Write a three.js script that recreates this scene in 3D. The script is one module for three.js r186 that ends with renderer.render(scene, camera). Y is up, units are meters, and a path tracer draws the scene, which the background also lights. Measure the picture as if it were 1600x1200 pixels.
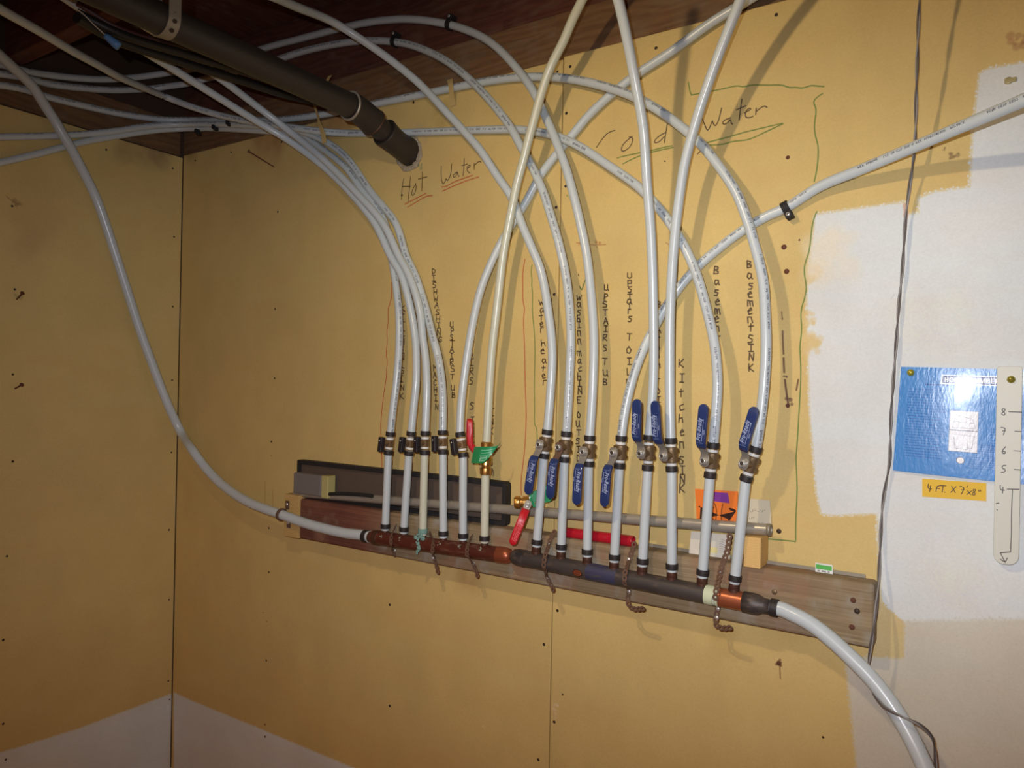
import * as THREE from 'three';
import { mergeGeometries, toCreasedNormals } from 'three/addons/utils/BufferGeometryUtils.js';
import { RoundedBoxGeometry } from 'three/addons/geometries/RoundedBoxGeometry.js';
import { RectAreaLightUniformsLib } from 'three/addons/lights/RectAreaLightUniformsLib.js';

// ------------------------------------------------------------------ camera, light, exposure
RectAreaLightUniformsLib.init();
const scene = new THREE.Scene();
scene.background = new THREE.Color(0x000000);
const EYE = 1.5, DIST = 1.2;                       // lens height, distance from the back wall (z = 0)
const FOCAL = 1150, YAW = THREE.MathUtils.degToRad(33), ROLL = 0.0207;
const camera = new THREE.PerspectiveCamera(2 * Math.atan(600 / FOCAL) * 180 / Math.PI, 4 / 3, 0.02, 30);
const C0 = new THREE.Vector3(0, EYE, DIST);
const fwd = new THREE.Vector3(-Math.sin(YAW), 0, -Math.cos(YAW));
const flat = new THREE.Vector3(Math.cos(YAW), 0, -Math.sin(YAW));
const worldUp = new THREE.Vector3(0, 1, 0);
const rightV = flat.clone().multiplyScalar(Math.cos(ROLL)).addScaledVector(worldUp, Math.sin(ROLL));
const upV = worldUp.clone().multiplyScalar(Math.cos(ROLL)).addScaledVector(flat, -Math.sin(ROLL));
camera.position.copy(C0);
camera.quaternion.setFromRotationMatrix(new THREE.Matrix4().makeBasis(rightV, upV, fwd.clone().negate()));
scene.add(camera);

const renderer = new THREE.WebGLRenderer({ antialias: true });
renderer.toneMapping = THREE.LinearToneMapping;
renderer.toneMappingExposure = 0.97;
renderer.shadowMap.enabled = true;

// the camera's own flash, a hand's width left of and above the lens; its beam is a soft-edged cone
const FLASH_POS = C0.clone().addScaledVector(rightV, -0.045).addScaledVector(upV, 0.05).addScaledVector(fwd, -0.034);
const flash = new THREE.SpotLight(0xeef4ff, 3.8, 0, THREE.MathUtils.degToRad(58), 0.6, 2);
flash.position.copy(FLASH_POS);
flash.target.position.copy(FLASH_POS).addScaledVector(fwd, 1).addScaledVector(rightV, 0.12).addScaledVector(upV, -0.06);
flash.castShadow = true; flash.shadow.mapSize.set(2048, 2048); flash.shadow.radius = 0.3;
flash.shadow.camera.near = 0.05; flash.shadow.camera.far = 6; flash.shadow.bias = -0.0005;
scene.add(flash, flash.target);

// a clamp-on work lamp at upper left, out of the frame, its reflector turned to the wall
const LAMP_POS = new THREE.Vector3(-0.57, EYE + 0.56, 0.9), LAMP_AIM = new THREE.Vector3(-0.24, EYE - 0.14, 0);
const LAMP_COLOR = 0xffe4b8;
const lampLight = new THREE.SpotLight(LAMP_COLOR, 1.2, 0, THREE.MathUtils.degToRad(74), 1, 2);
lampLight.position.copy(LAMP_POS); lampLight.target.position.copy(LAMP_AIM); lampLight.castShadow = true; lampLight.shadow.mapSize.set(2048, 2048); lampLight.shadow.radius = 1;
lampLight.shadow.camera.near = 0.05; lampLight.shadow.camera.far = 6; lampLight.shadow.bias = -0.0005;
scene.add(lampLight, lampLight.target);
// the rest of the basement behind the camera: a ceiling tube fixture
const tubeLight = new THREE.RectAreaLight(0xff9c4c, 42, 1.1, 0.12);
tubeLight.position.set(0.2, EYE + 0.595, 2.9); tubeLight.lookAt(0.2, 0, 2.9);
scene.add(tubeLight);

// ------------------------------------------------------------------ helpers
let seed = 12345;
function rnd() { seed = (seed * 1664525 + 1013904223) >>> 0; return seed / 4294967296; }
const rr = (a, b) => a + (b - a) * rnd();
const V = (x, y, z) => new THREE.Vector3(x, y, z);
const XL = -1.874;                                  // left wall face
function ray(px, py) { return fwd.clone().addScaledVector(rightV, (px - 800) / FOCAL).addScaledVector(upV, -(py - 600) / FOCAL); }
function B(px, py, h = 0) { const d = ray(px, py); return C0.clone().addScaledVector(d, (h - DIST) / d.z); }        // h metres in front of the back wall
function L(px, py, l = 0) { const d = ray(px, py); return C0.clone().addScaledVector(d, (XL + l) / d.x); }          // l metres off the left wall
function Q(px, py, depth) { return C0.clone().addScaledVector(ray(px, py), depth); }                                // at a depth from the lens
const used = new Map();
function numbered(n) { const k = used.get(n) || 0; used.set(n, k + 1); return k ? n + '_' + String(k).padStart(3, '0') : n; }
function mesh(name, geo, mat, parent) {
  const m = new THREE.Mesh(geo, mat); m.name = parent ? name : numbered(name); m.castShadow = m.receiveShadow = true;
  (parent || scene).add(m); return m;
}
function tag(o, label, category, group) { o.userData.label = label; o.userData.category = category; if (group) o.userData.group = group; return o; }
function thing(name, label, category, group) { const g = new THREE.Group(); g.name = numbered(name); scene.add(g); return tag(g, label, category, group); }
function settle(g) {                                // move a group's origin to the base of what it holds
  g.updateMatrixWorld(true);
  const b = new THREE.Box3().setFromObject(g); const p = V((b.min.x + b.max.x) / 2, b.min.y, (b.min.z + b.max.z) / 2).sub(g.position);
  g.position.add(p); for (const c of g.children) c.position.sub(p); return g;
}
function recentre(m) {                              // move a mesh's origin (geometry and children) to its own base
  m.geometry.computeBoundingBox(); const b = m.geometry.boundingBox; const p = V((b.min.x + b.max.x) / 2, b.min.y, (b.min.z + b.max.z) / 2);
  m.geometry.translate(-p.x, -p.y, -p.z); m.position.add(p); for (const c of m.children) c.position.sub(p); return m;
}
function curve(pts) { return new THREE.CatmullRomCurve3(pts, false, 'centripetal'); }
// a round pipe swept along points; uv.x in metres along, uv.y once around, v = 0.5 on the side of ref
function sweep(pts, radius, o = {}) {
  const c = o.straight ? null : curve(pts); const len = c ? c.getLength() : pts[0].distanceTo(pts[pts.length - 1]);
  const n = o.n || Math.max(2, Math.ceil(len / (o.step || 0.012))), k = o.radial || 18, ref = (o.ref || V(0.35, 0.05, 1)).clone().normalize(), spin = o.spin || 0;
  const pos = [], nor = [], uv = [], idx = [];
  const P = c ? c.getSpacedPoints(n) : Array.from({ length: n + 1 }, (_, i) => pts[0].clone().lerp(pts[pts.length - 1], i / n));
  for (let i = 0; i <= n; i++) {
    const t = P[Math.min(n, i + 1)].clone().sub(P[Math.max(0, i - 1)]).normalize();
    const a = ref.clone().addScaledVector(t, -ref.dot(t)).normalize(), b = t.clone().cross(a);
    const r = typeof radius === 'function' ? radius(i / n) : radius;
    for (let j = 0; j <= k; j++) {
      const th = Math.PI * 2 * j / k - Math.PI + spin, e = a.clone().multiplyScalar(Math.cos(th)).addScaledVector(b, Math.sin(th));
      pos.push(P[i].x + e.x * r, P[i].y + e.y * r, P[i].z + e.z * r); nor.push(e.x, e.y, e.z); uv.push(i / n * len, j / k);
    }
  }
  for (let i = 0; i < n; i++) for (let j = 0; j < k; j++) { const q = i * (k + 1) + j; idx.push(q, q + 1, q + k + 1, q + 1, q + k + 2, q + k + 1); }
  if (!o.open) for (const e of [0, n]) {
    const t = P[e ? n : 1].clone().sub(P[e ? n - 1 : 0]).normalize().multiplyScalar(e ? 1 : -1), s = pos.length / 3;
    pos.push(P[e].x, P[e].y, P[e].z); nor.push(t.x, t.y, t.z); uv.push(0, 0);
    for (let j = 0; j <= k; j++) { const q = e * (k + 1) + j; pos.push(pos[q * 3], pos[q * 3 + 1], pos[q * 3 + 2]); nor.push(t.x, t.y, t.z); uv.push(0, 0); }
    for (let j = 1; j <= k; j++) e ? idx.push(s, s + j, s + j + 1) : idx.push(s, s + j + 1, s + j);
  }
  const g = new THREE.BufferGeometry();
  g.setAttribute('position', new THREE.Float32BufferAttribute(pos, 3)); g.setAttribute('normal', new THREE.Float32BufferAttribute(nor, 3)); g.setAttribute('uv', new THREE.Float32BufferAttribute(uv, 2)); g.setIndex(idx);
  return g;
}
function boxG(w, h, d, r = 0.0015) { return new RoundedBoxGeometry(w, h, d, 2, Math.min(r, w * 0.45, h * 0.45, d * 0.45)); }
function plain(g) { const n = g.index ? g.toNonIndexed() : g; for (const k of Object.keys(n.attributes)) if (!['position', 'normal', 'uv'].includes(k)) n.deleteAttribute(k); return n; }
function join(list) { return mergeGeometries(list.map(plain)); }
function basisM(origin, x, y, z) { return new THREE.Matrix4().makeBasis(x, y, z).setPosition(origin); }
function lathe(profile, seg = 24) { return new THREE.LatheGeometry(profile.map(([r, y]) => new THREE.Vector2(r, y)), seg); }
// a slab whose front face is the quad a b c d (top-left, top-right, bottom-right, bottom-left), thickness t backwards along nrm
function quadSlab(a, b, c, d, t, nrm = V(0, 0, 1), steps = 1, bulge) {
  const pos = [], uv = [], idx = []; const N = steps;
  for (const back of [0, 1]) for (let j = 0; j <= N; j++) for (let i = 0; i <= N; i++) {
    const u = i / N, v = j / N; const p = a.clone().lerp(b, u).lerp(d.clone().lerp(c, u), v); if (bulge) p.addScaledVector(nrm, bulge(u, v)); if (back) p.addScaledVector(nrm, -t);
    pos.push(p.x, p.y, p.z); uv.push(u, 1 - v);
  }
  const S = (N + 1) * (N + 1), at = (s, i, j) => s * S + j * (N + 1) + i;
  for (let j = 0; j < N; j++) for (let i = 0; i < N; i++) {
    idx.push(at(0, i, j), at(0, i, j + 1), at(0, i + 1, j), at(0, i + 1, j), at(0, i, j + 1), at(0, i + 1, j + 1));
    idx.push(at(1, i, j), at(1, i + 1, j), at(1, i, j + 1), at(1, i + 1, j), at(1, i + 1, j + 1), at(1, i, j + 1));
  }
  for (let i = 0; i < N; i++) for (const [j, f] of [[0, 0], [N, 1]]) { const q = [at(0, i, j), at(0, i + 1, j), at(1, i, j), at(1, i + 1, j)]; f ? idx.push(q[0], q[2], q[1], q[1], q[2], q[3]) : idx.push(q[0], q[1], q[2], q[1], q[3], q[2]); }
  for (let j = 0; j < N; j++) for (const [i, f] of [[0, 1], [N, 0]]) { const q = [at(0, i, j), at(0, i, j + 1), at(1, i, j), at(1, i, j + 1)]; f ? idx.push(q[0], q[2], q[1], q[1], q[2], q[3]) : idx.push(q[0], q[1], q[2], q[1], q[3], q[2]); }
  const g = new THREE.BufferGeometry(); g.setAttribute('position', new THREE.Float32BufferAttribute(pos, 3)); g.setAttribute('uv', new THREE.Float32BufferAttribute(uv, 2)); g.setIndex(idx);
  return toCreasedNormals(g, 0.6);
}
function canvas(w, h) { const c = document.createElement('canvas'); c.width = w; c.height = h; return c; }
function tex(c, o = {}) {
  const t = new THREE.CanvasTexture(c); t.magFilter = THREE.LinearFilter; t.minFilter = THREE.LinearMipmapLinearFilter;
  if (o.repeat) t.wrapS = t.wrapT = THREE.RepeatWrapping; if (!o.data) t.colorSpace = THREE.SRGBColorSpace; t.anisotropy = 8; return t;
}
const css = (r, g, b, a = 1) => `rgba(${r | 0},${g | 0},${b | 0},${a})`;
// smooth value noise
const lat = new Float32Array(65536); for (let i = 0; i < 65536; i++) lat[i] = rnd();
function vn(x, y) {
  const xi = Math.floor(x), yi = Math.floor(y), fx = x - xi, fy = y - yi, u = fx * fx * (3 - 2 * fx), v = fy * fy * (3 - 2 * fy);
  const h = (a, b) => lat[((a & 255) << 8) | (b & 255)];
  return (h(xi, yi) * (1 - u) + h(xi + 1, yi) * u) * (1 - v) + (h(xi, yi + 1) * (1 - u) + h(xi + 1, yi + 1) * u) * v;
}
function fbm(x, y, o = 4) { let s = 0, a = 0.5, n = 0; for (let i = 0; i < o; i++) { s += a * vn(x, y); n += a; x = x * 2.03 + 17.1; y = y * 2.03 + 9.7; a *= 0.5; } return s / n; }
function pixels(c, fn) {
  const x = c.getContext('2d'), im = x.getImageData(0, 0, c.width, c.height), d = im.data;
  for (let j = 0, q = 0; j < c.height; j++) for (let i = 0; i < c.width; i++, q += 4) { const r = fn(i, j, d[q], d[q + 1], d[q + 2]); d[q] = r[0]; d[q + 1] = r[1]; d[q + 2] = r[2]; d[q + 3] = 255; }
  x.putImageData(im, 0, 0); return c;
}
function std(o) { return new THREE.MeshStandardMaterial(o); }
function phys(o) { return new THREE.MeshPhysicalMaterial(o); }
const sc = (r, g, b) => new THREE.Color().setRGB(r / 255, g / 255, b / 255, THREE.SRGBColorSpace);

// ------------------------------------------------------------------ materials
const grainBump = tex(pixels(canvas(512, 512), (i, j) => { const v = 255 * (0.5 * fbm(i / 3, j / 3, 3) + 0.5 * fbm(i / 17, j / 17, 2)); return [v, v, v]; }), { repeat: true, data: true });
function woodTex(base, dark, w = 1024, h = 256, k = 1, dirt = 0) {
  return tex(pixels(canvas(w, h), (i, j) => {
    const y = j / h * 9 + 1.6 * fbm(i / 160, j / 70 + k * 13, 3), g = 0.5 + 0.5 * Math.sin(y * 9 + 5 * fbm(i / 300 + k, j / 40, 2));
    const f = fbm(i / 60 + k * 31, j * 0.6, 3), m = fbm(i / 90 + 7 * k, j / 50 + 3, 4);
    let t = 0.32 * g + 0.45 * f + 0.35 * m - 0.12; t = Math.max(0, Math.min(1, t));
    let r = base.map((b, q) => b * t + dark[q] * (1 - t));
    if (dirt) { const d = Math.max(0, fbm(i / 55 + 40 * k, j / 45, 4) - 0.5) * dirt; r = r.map((b, q) => b * (1 - d) + [128, 118, 104][q] * d); }
    return r;
  }), { repeat: true });
}
const boardTex = (() => {                           // weathered plank: fine straight grain, red-brown stained at its left end, grey mortar smears
  const c = pixels(canvas(2048, 256), (i, j) => {
    const g = fbm(i / 260, j * 0.34, 3), f = fbm(i / 90 + 30, j * 0.9, 2), m = fbm(i / 120 + 7, j / 60 + 3, 4), t = Math.max(0, Math.min(1, 0.7 * g + 0.4 * f + 0.5 * m - 0.32));
    const u = i / 2048 + 0.05 * (fbm(i / 70, j / 40, 3) - 0.5), k = Math.max(0, Math.min(1, (0.27 - u) / 0.09));
    let q = [170, 150, 116].map((b, z) => b * t + [110, 92, 66][z] * (1 - t)), w = [136, 84, 62].map((b, z) => b * t + [86, 50, 38][z] * (1 - t)); q = q.map((b, z) => b * (1 - k) + w[z] * k);
    const o = Math.max(0, fbm(i / 80 + 60, j / 70 + 9, 3) - 0.52) * 2.4, d = Math.max(0, fbm(i / 48 + 40, j / 45, 4) - 0.54) * 3.2 * (1 - 0.6 * k);
    q = q.map((b, z) => b * (1 - o) + [150, 110, 82][z] * o); return q.map((b, z) => b * (1 - d) + [152, 144, 130][z] * d);
  }); return tex(c, { repeat: true });
})();
const boardRedTex = woodTex([128, 84, 62], [78, 46, 34], 1024, 256, 5, 0.6);
const joistTex = woodTex([112, 66, 48], [72, 38, 28], 2048, 512, 2, 0.9);
const plateTex = woodTex([140, 104, 66], [98, 70, 44], 2048, 256, 3, 1.3);
const M = {
  boardWood: std({ map: boardTex, roughness: 0.85, bumpMap: boardTex, bumpScale: 0.0006 }),
  boardRed: std({ map: boardRedTex, roughness: 0.85 }),
  joist: std({ map: joistTex, roughness: 0.9, bumpMap: joistTex, bumpScale: 0.0008 }),
  plate: std({ map: plateTex, roughness: 0.9, bumpMap: plateTex, bumpScale: 0.0008 }),
  freshWood: std({ map: woodTex([224, 188, 122], [208, 166, 98], 512, 128, 8), roughness: 0.7 }),
  ply: std({ map: woodTex([206, 176, 112], [186, 150, 88], 512, 256, 9), roughness: 0.8 }),
  pex: phys({ color: sc(197, 206, 208), roughness: 0.33, clearcoat: 0.25, clearcoatRoughness: 0.2 }),
  pexCream: phys({ color: sc(206, 208, 186), roughness: 0.33, clearcoat: 0.25, clearcoatRoughness: 0.2 }),
  crimp: std({ color: sc(52, 47, 46), roughness: 0.55, metalness: 0.3 }),
  collar: std({ color: sc(226, 226, 220), roughness: 0.45 }),
  brassOld: std({ color: sc(128, 106, 78), roughness: 0.42, metalness: 0.55 }),
  brass: std({ color: sc(176, 128, 62), roughness: 0.26, metalness: 0.7 }),
  steel: std({ color: sc(170, 165, 155), roughness: 0.38, metalness: 0.6 }),
  steelBright: std({ color: sc(205, 205, 200), roughness: 0.3, metalness: 0.65 }),
  black: std({ color: sc(38, 34, 38), roughness: 0.5 }),
  blackMatt: std({ color: sc(34, 32, 32), roughness: 0.75 }),
  red: phys({ color: sc(196, 30, 40), roughness: 0.35, clearcoat: 0.3 }),
  redTube: phys({ color: sc(180, 24, 42), roughness: 0.28, clearcoat: 0.4 }),
  copperDark: std({ color: sc(88, 58, 45), roughness: 0.5, metalness: 0.4 }),
  copper: std({ color: sc(158, 88, 60), roughness: 0.35, metalness: 0.55 }),
  rust: std({ color: sc(112, 84, 66), roughness: 0.85, metalness: 0.2, bumpMap: grainBump, bumpScale: 0.0006 }),
  screw: std({ color: sc(215, 212, 205), roughness: 0.3, metalness: 0.6 }),
  nail: std({ color: sc(58, 44, 34), roughness: 0.6, metalness: 0.3 }),
  nailRust: std({ color: sc(96, 56, 38), roughness: 0.8 }),
  abs: std({ color: sc(46, 41, 36), roughness: 0.48, bumpMap: grainBump, bumpScale: 0.0003 }),
  cable: std({ color: sc(28, 25, 24), roughness: 0.5 }),
  cableRed: std({ color: sc(80, 46, 42), roughness: 0.55 }),
  conduit: std({ color: sc(172, 165, 152), roughness: 0.32, metalness: 0.45 }),
  tape: std({ color: sc(206, 180, 118), roughness: 0.8, side: THREE.DoubleSide }),
  greenTag: phys({ color: sc(38, 150, 92), roughness: 0.35, side: THREE.DoubleSide }),
  corrosion: std({ color: sc(122, 158, 148), roughness: 0.9 }),
  stud: std({ color: sc(74, 66, 58), roughness: 0.5, metalness: 0.3 }),
  galv: std({ color: sc(150, 142, 124), roughness: 0.5, metalness: 0.4 }),
};
// copper manifold skins: oxide blotches along the tube
function oxide(a, b, c, k) {
  return tex(pixels(canvas(1024, 256), (i, j) => { const t = fbm(i / 60 + k, j / 50, 4), u = Math.max(0, fbm(i / 25 + 9 * k, j / 20, 3) - 0.55) * 3; return a.map((q, z) => (q * (1 - t) + b[z] * t) * (1 - u) + c[z] * u); }), { repeat: true });
}
M.hotCopper = std({ map: oxide([118, 58, 42], [84, 42, 32], [128, 92, 74], 3), roughness: 0.46, metalness: 0.35 });
M.coldPipe = std({ map: oxide([92, 82, 76], [62, 56, 54], [112, 92, 78], 7), roughness: 0.5, metalness: 0.3 });
M.bluePipe = std({ map: oxide([74, 78, 108], [58, 56, 78], [92, 84, 84], 4), roughness: 0.5, metalness: 0.25 });
M.shinyCopper = std({ map: oxide([188, 110, 76], [164, 90, 58], [140, 86, 64], 11), roughness: 0.33, metalness: 0.55 });

// printed legend along the pipe
function printTex(base) {
  const c = canvas(2048, 256), x = c.getContext('2d'); x.fillStyle = css(...base); x.fillRect(0, 0, 2048, 256);
  x.save(); x.translate(0, 128); x.scale(1, 1.5); x.fillStyle = css(64, 66, 84, 1); x.textBaseline = 'middle';
  x.font = 'bold italic 19px sans-serif'; x.fillText('PEX', 18, 0); x.fillText('tubing', 62, 0);
  x.font = 'bold 16px monospace'; x.fillText('1/2 IN CTS SDR-9 PEX 100PSI@180F  POTABLE', 150, 0);
  x.fillText('ASTM F876 F877  NSF-pw  U.P. CODE  B137.5', 640, 0); x.fillText('0012 FT  1/2 PEX  SDR9  MADE 04  160PSI@73F', 1120, 0); x.fillText('HOT-COLD  0013', 1660, 0);
  x.restore();
  const t = tex(c, { repeat: true }); t.repeat.set(1 / 0.6, 1); return t;
}
M.pexPrint = phys({ map: printTex([197, 206, 208]), roughness: 0.33, clearcoat: 0.25, clearcoatRoughness: 0.2 });

// ------------------------------------------------------------------ hand lettering, as strokes in a unit box (y down)
const FONT = {
  A: [[[0, 1], [.5, 0], [1, 1]], [[.2, .6], [.8, .6]]], B: [[[.1, 0], [.1, 1]], [[.1, 0], [.7, .1], [.75, .35], [.1, .5], [.85, .65], [.8, .92], [.1, 1]]],
  C: [[[.9, .15], [.5, 0], [.1, .35], [.1, .75], [.5, 1], [.95, .85]]], D: [[[.1, 0], [.1, 1], [.8, .7], [.85, .3], [.1, 0]]], E: [[[.9, 0], [.1, 0], [.1, 1], [.9, 1]], [[.1, .5], [.7, .5]]],
  F: [[[.9, 0], [.1, 0], [.1, 1]], [[.1, .5], [.7, .5]]], H: [[[.1, 0], [.1, 1]], [[.9, 0], [.9, 1]], [[.1, .5], [.9, .5]]], I: [[[.1, 0], [.9, 0]], [[.5, 0], [.5, 1]], [[.1, 1], [.9, 1]]],
  K: [[[.1, 0], [.1, 1]], [[.9, 0], [.1, .55], [1, 1]]], L: [[[.1, 0], [.1, 1], [.9, 1]]], M: [[[0, 1], [.1, 0], [.5, .6], [.9, 0], [1, 1]]], N: [[[.05, 1], [.1, 0], [.85, 1], [.9, 0]]],
  O: [[[.5, 0], [.1, .4], [.2, .95], [.7, 1], [.95, .5], [.5, 0]]], P: [[[.1, 1], [.1, 0], [.8, .05], [.85, .4], [.1, .55]]], R: [[[.1, 1], [.1, 0], [.8, .05], [.8, .4], [.1, .5], [.9, 1]]],
  S: [[[.9, .1], [.3, 0], [.1, .3], [.8, .6], [.75, .95], [.05, 1]]], T: [[[0, 0], [1, 0]], [[.5, 0], [.45, 1]]], U: [[[.1, 0], [.1, .8], [.5, 1], [.9, .8], [.9, 0]], [[.9, .8], [1, 1]]],
  W: [[[0, 0], [.2, 1], [.5, .4], [.75, 1], [1, 0]]], X: [[[0, 0], [1, 1]], [[1, 0], [0, 1]]], G: [[[.9, .15], [.4, 0], [.1, .5], [.4, 1], [.9, .9], [.9, .55], [.6, .55]]],
  a: [[[.8, .3], [.3, .25], [.1, .7], [.4, .95], [.8, .6], [.8, .3], [.85, .85], [1, .95]]], s: [[[.85, .2], [.3, .2], [.2, .45], [.8, .65], [.6, 1], [.1, .95]]], e: [[[.15, .6], [.85, .45], [.6, .15], [.15, .5], [.3, 1], [.9, .9]]],
  m: [[[.05, 1], [.05, .25], [.4, .3], [.45, 1], [.5, .4], [.85, .3], [.95, 1]]], n: [[[.1, 1], [.1, .25], [.7, .25], [.85, 1]]], t: [[[.5, 0], [.5, 1]], [[.1, .35], [.95, .3]]], w: [[[0, .2], [.2, .95], [.5, .4], [.75, .95], [1, .2]]],
  r: [[[.2, 1], [.2, .25], [.8, .25]]], h: [[[.1, 0], [.1, 1], [.2, .5], [.7, .45], [.85, 1]]], i: [[[.5, .3], [.5, 1]], [[.5, .05], [.55, .08]]], g: [[[.8, .3], [.2, .3], [.2, .7], [.8, .6], [.8, .2], [.8, 1], [.2, 1.05]]],
  o: [[[.5, .25], [.1, .6], [.4, 1], [.9, .7], [.5, .25]]], c: [[[.9, .3], [.2, .5], [.3, .95], [.95, .85]]], k: [[[.1, 0], [.1, 1]], [[.8, .3], [.1, .6], [.9, 1]]], u: [[[.1, .25], [.1, .85], [.5, 1], [.85, .8], [.85, .25]]], d: [[[.85, 0], [.85, 1]], [[.85, .4], [.2, .5], [.2, .95], [.85, .8]]],
  l: [[[.5, 0], [.5, 1]]], p: [[[.15, .3], [.15, 1.2]], [[.15, .35], [.8, .35], [.8, .7], [.15, .75]]],
  '4': [[[.2, 0], [.1, .6], [.95, .6]], [[.7, .2], [.65, 1]]], '5': [[[.9, 0], [.3, 0], [.2, .45], [.8, .5], [.8, .9], [.1, 1]]], '6': [[[.8, 0], [.2, .5], [.2, .9], [.7, 1], [.8, .65], [.25, .65]]], '7': [[[0, .05], [.95, 0], [.45, 1]], [[.3, .5], [.8, .45]]], '8': [[[.8, .15], [.3, .05], [.25, .35], [.8, .65], [.75, .98], [.25, .95], [.2, .7], [.75, .35], [.8, .15]]],
  v: [[[0, .3], [.5, 1], [1, .2]]], x: [[[0, .2], [1, 1]], [[1, .2], [0, 1]]], '.': [[[.4, .95], [.5, 1]]], "'": [[[.5, 0], [.4, .3]]], '"': [[[.3, 0], [.25, .3]], [[.7, 0], [.65, .3]]],
};
function strokeLine(x, pts, w, col, sharp) {               // a marker line through canvas points
  x.strokeStyle = col; x.lineWidth = w; x.lineCap = x.lineJoin = 'round'; x.beginPath(); x.moveTo(pts[0][0], pts[0][1]);
  if (pts.length < 3 || sharp) for (const p of pts.slice(1)) x.lineTo(p[0], p[1]);
  else { for (let i = 1; i < pts.length - 1; i++) x.quadraticCurveTo(pts[i][0], pts[i][1], (pts[i][0] + pts[i + 1][0]) / 2, (pts[i][1] + pts[i + 1][1]) / 2); x.lineTo(...pts[pts.length - 1]); }
  x.stroke();
}
const INK = css(58, 40, 26, 0.92), RED = css(176, 62, 36, 0.85), GREEN = css(82, 112, 44, 0.85);
// every mark on the back wall: [ink, width in m, points measured on the photograph]
const marks = [];
function zoomed(ox, oy, k, col, ...lines) { for (const l of lines) { const pts = []; for (let i = 0; i < l.length; i += 2) pts.push([ox + l[i] / k, oy + l[i + 1] / k]); marks.push([col, col === INK ? 0.0016 : 0.0018, pts]); } }
function letters(str, x, ys, size0 = 13, wd = 0.85) { let size = size0;
  [...str].forEach((ch, i) => { if (ch === ' ' || ys[i] == null) return; const f = FONT[ch]; if (!f) return; const xx = Array.isArray(x) ? x[0] + (x[1] - x[0]) * i / (str.length - 1) : x, jx = rr(-1, 1), jt = rr(-0.08, 0.08); size = size0 * rr(.8, .92);
    for (const l of f) marks.push([INK, 0.0019, l.map(([u, v]) => [xx + jx + (u - 0.5) * size * wd + (v - 0.5) * jt * size + rr(-.4, .4), ys[i] + (v - 0.5) * size + rr(-.4, .4)]), true]); });
}
const run = (y0, y1, n) => Array.from({ length: n }, (_, i) => y0 + (y1 - y0) * i / (n - 1));
zoomed(600, 230, 8, INK, [250, 390, 232, 470, 222, 560, 222, 660], [232, 490, 330, 490], [333, 365, 325, 480, 310, 590, 303, 680], [400, 455, 360, 520, 345, 590, 365, 608, 395, 560, 405, 490, 395, 460], [482, 305, 480, 420, 472, 545], [430, 400, 480, 385, 540, 370],
  [718, 240, 713, 330, 725, 430, 742, 468, 770, 420, 778, 395], [778, 395, 795, 435, 840, 340, 848, 210], [915, 310, 870, 340, 865, 375, 890, 375, 915, 330, 920, 310, 930, 360, 945, 362], [1005, 140, 1003, 250, 990, 355], [975, 230, 1045, 210], [1040, 265, 1085, 245, 1075, 215, 1045, 240, 1040, 300, 1075, 320], [1130, 200, 1130, 275], [1130, 230, 1180, 180, 1205, 175, 1213, 190]);
zoomed(600, 230, 8, RED, [260, 713, 400, 640, 525, 578], [295, 750, 440, 665, 530, 610, 605, 605], [720, 495, 760, 505, 880, 430, 1000, 390, 1110, 350], [735, 548, 900, 470, 1060, 410, 1185, 372]);
zoomed(900, 150, 4, INK, [240, 228, 205, 235, 165, 275, 125, 335], [350, 265, 300, 300, 275, 350, 295, 362, 340, 330, 358, 275, 330, 268], [438, 165, 442, 190, 440, 215], [570, 180, 560, 240, 550, 305], [560, 240, 510, 265, 480, 305, 515, 305, 550, 265],
  [785, 150, 805, 200, 822, 238, 850, 170], [850, 170, 865, 212, 890, 170, 908, 90], [965, 150, 920, 165, 912, 190, 940, 190, 965, 155, 968, 185, 978, 190], [1035, 35, 1025, 100, 1018, 165], [1000, 100, 1060, 75], [1050, 120, 1095, 100, 1085, 88, 1060, 105, 1055, 150, 1090, 150, 1105, 140], [1125, 90, 1122, 130], [1125, 110, 1150, 90, 1175, 75, 1193, 85], [757, 376, 775, 360]);
zoomed(900, 150, 4, GREEN, [255, 400, 330, 380, 450, 360, 560, 330, 600, 325], [290, 437, 370, 395, 460, 365, 605, 335], [815, 305, 950, 270, 1050, 240, 1180, 210, 1290, 185], [835, 320, 910, 320, 980, 295, 1060, 292, 1120, 270, 1180, 240, 1290, 190]);
zoomed(0, 0, 1, GREEN, [1075, 132, 1077.5, 147, 1080, 152], [1080, 152, 1095, 149, 1132, 142, 1152, 137, 1160, 140, 1175, 136, 1200, 137, 1222, 136, 1232, 141, 1243, 140, 1254, 142, 1266, 137, 1275, 138, 1287, 139],
  [1285, 150, 1275, 156, 1270, 164, 1276, 174, 1272, 197, 1273, 215, 1279, 232, 1277, 265, 1272, 287], [1276, 334, 1269, 347, 1265, 395, 1257, 415, 1256, 430, 1260, 450, 1258, 466, 1250, 490, 1253, 517, 1249, 545, 1251, 570, 1251, 600, 1248, 650, 1245, 700, 1243, 720, 1246, 765, 1243, 810, 1243, 846], [1243, 848, 1222, 846, 1200, 844],
  [832, 414, 830, 422, 832, 437, 831, 447, 833, 457, 832, 487, 835, 512, 837, 550, 835, 600, 836, 640, 835, 663, 839, 668, 840, 679, 840, 715, 839, 745]);
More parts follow.
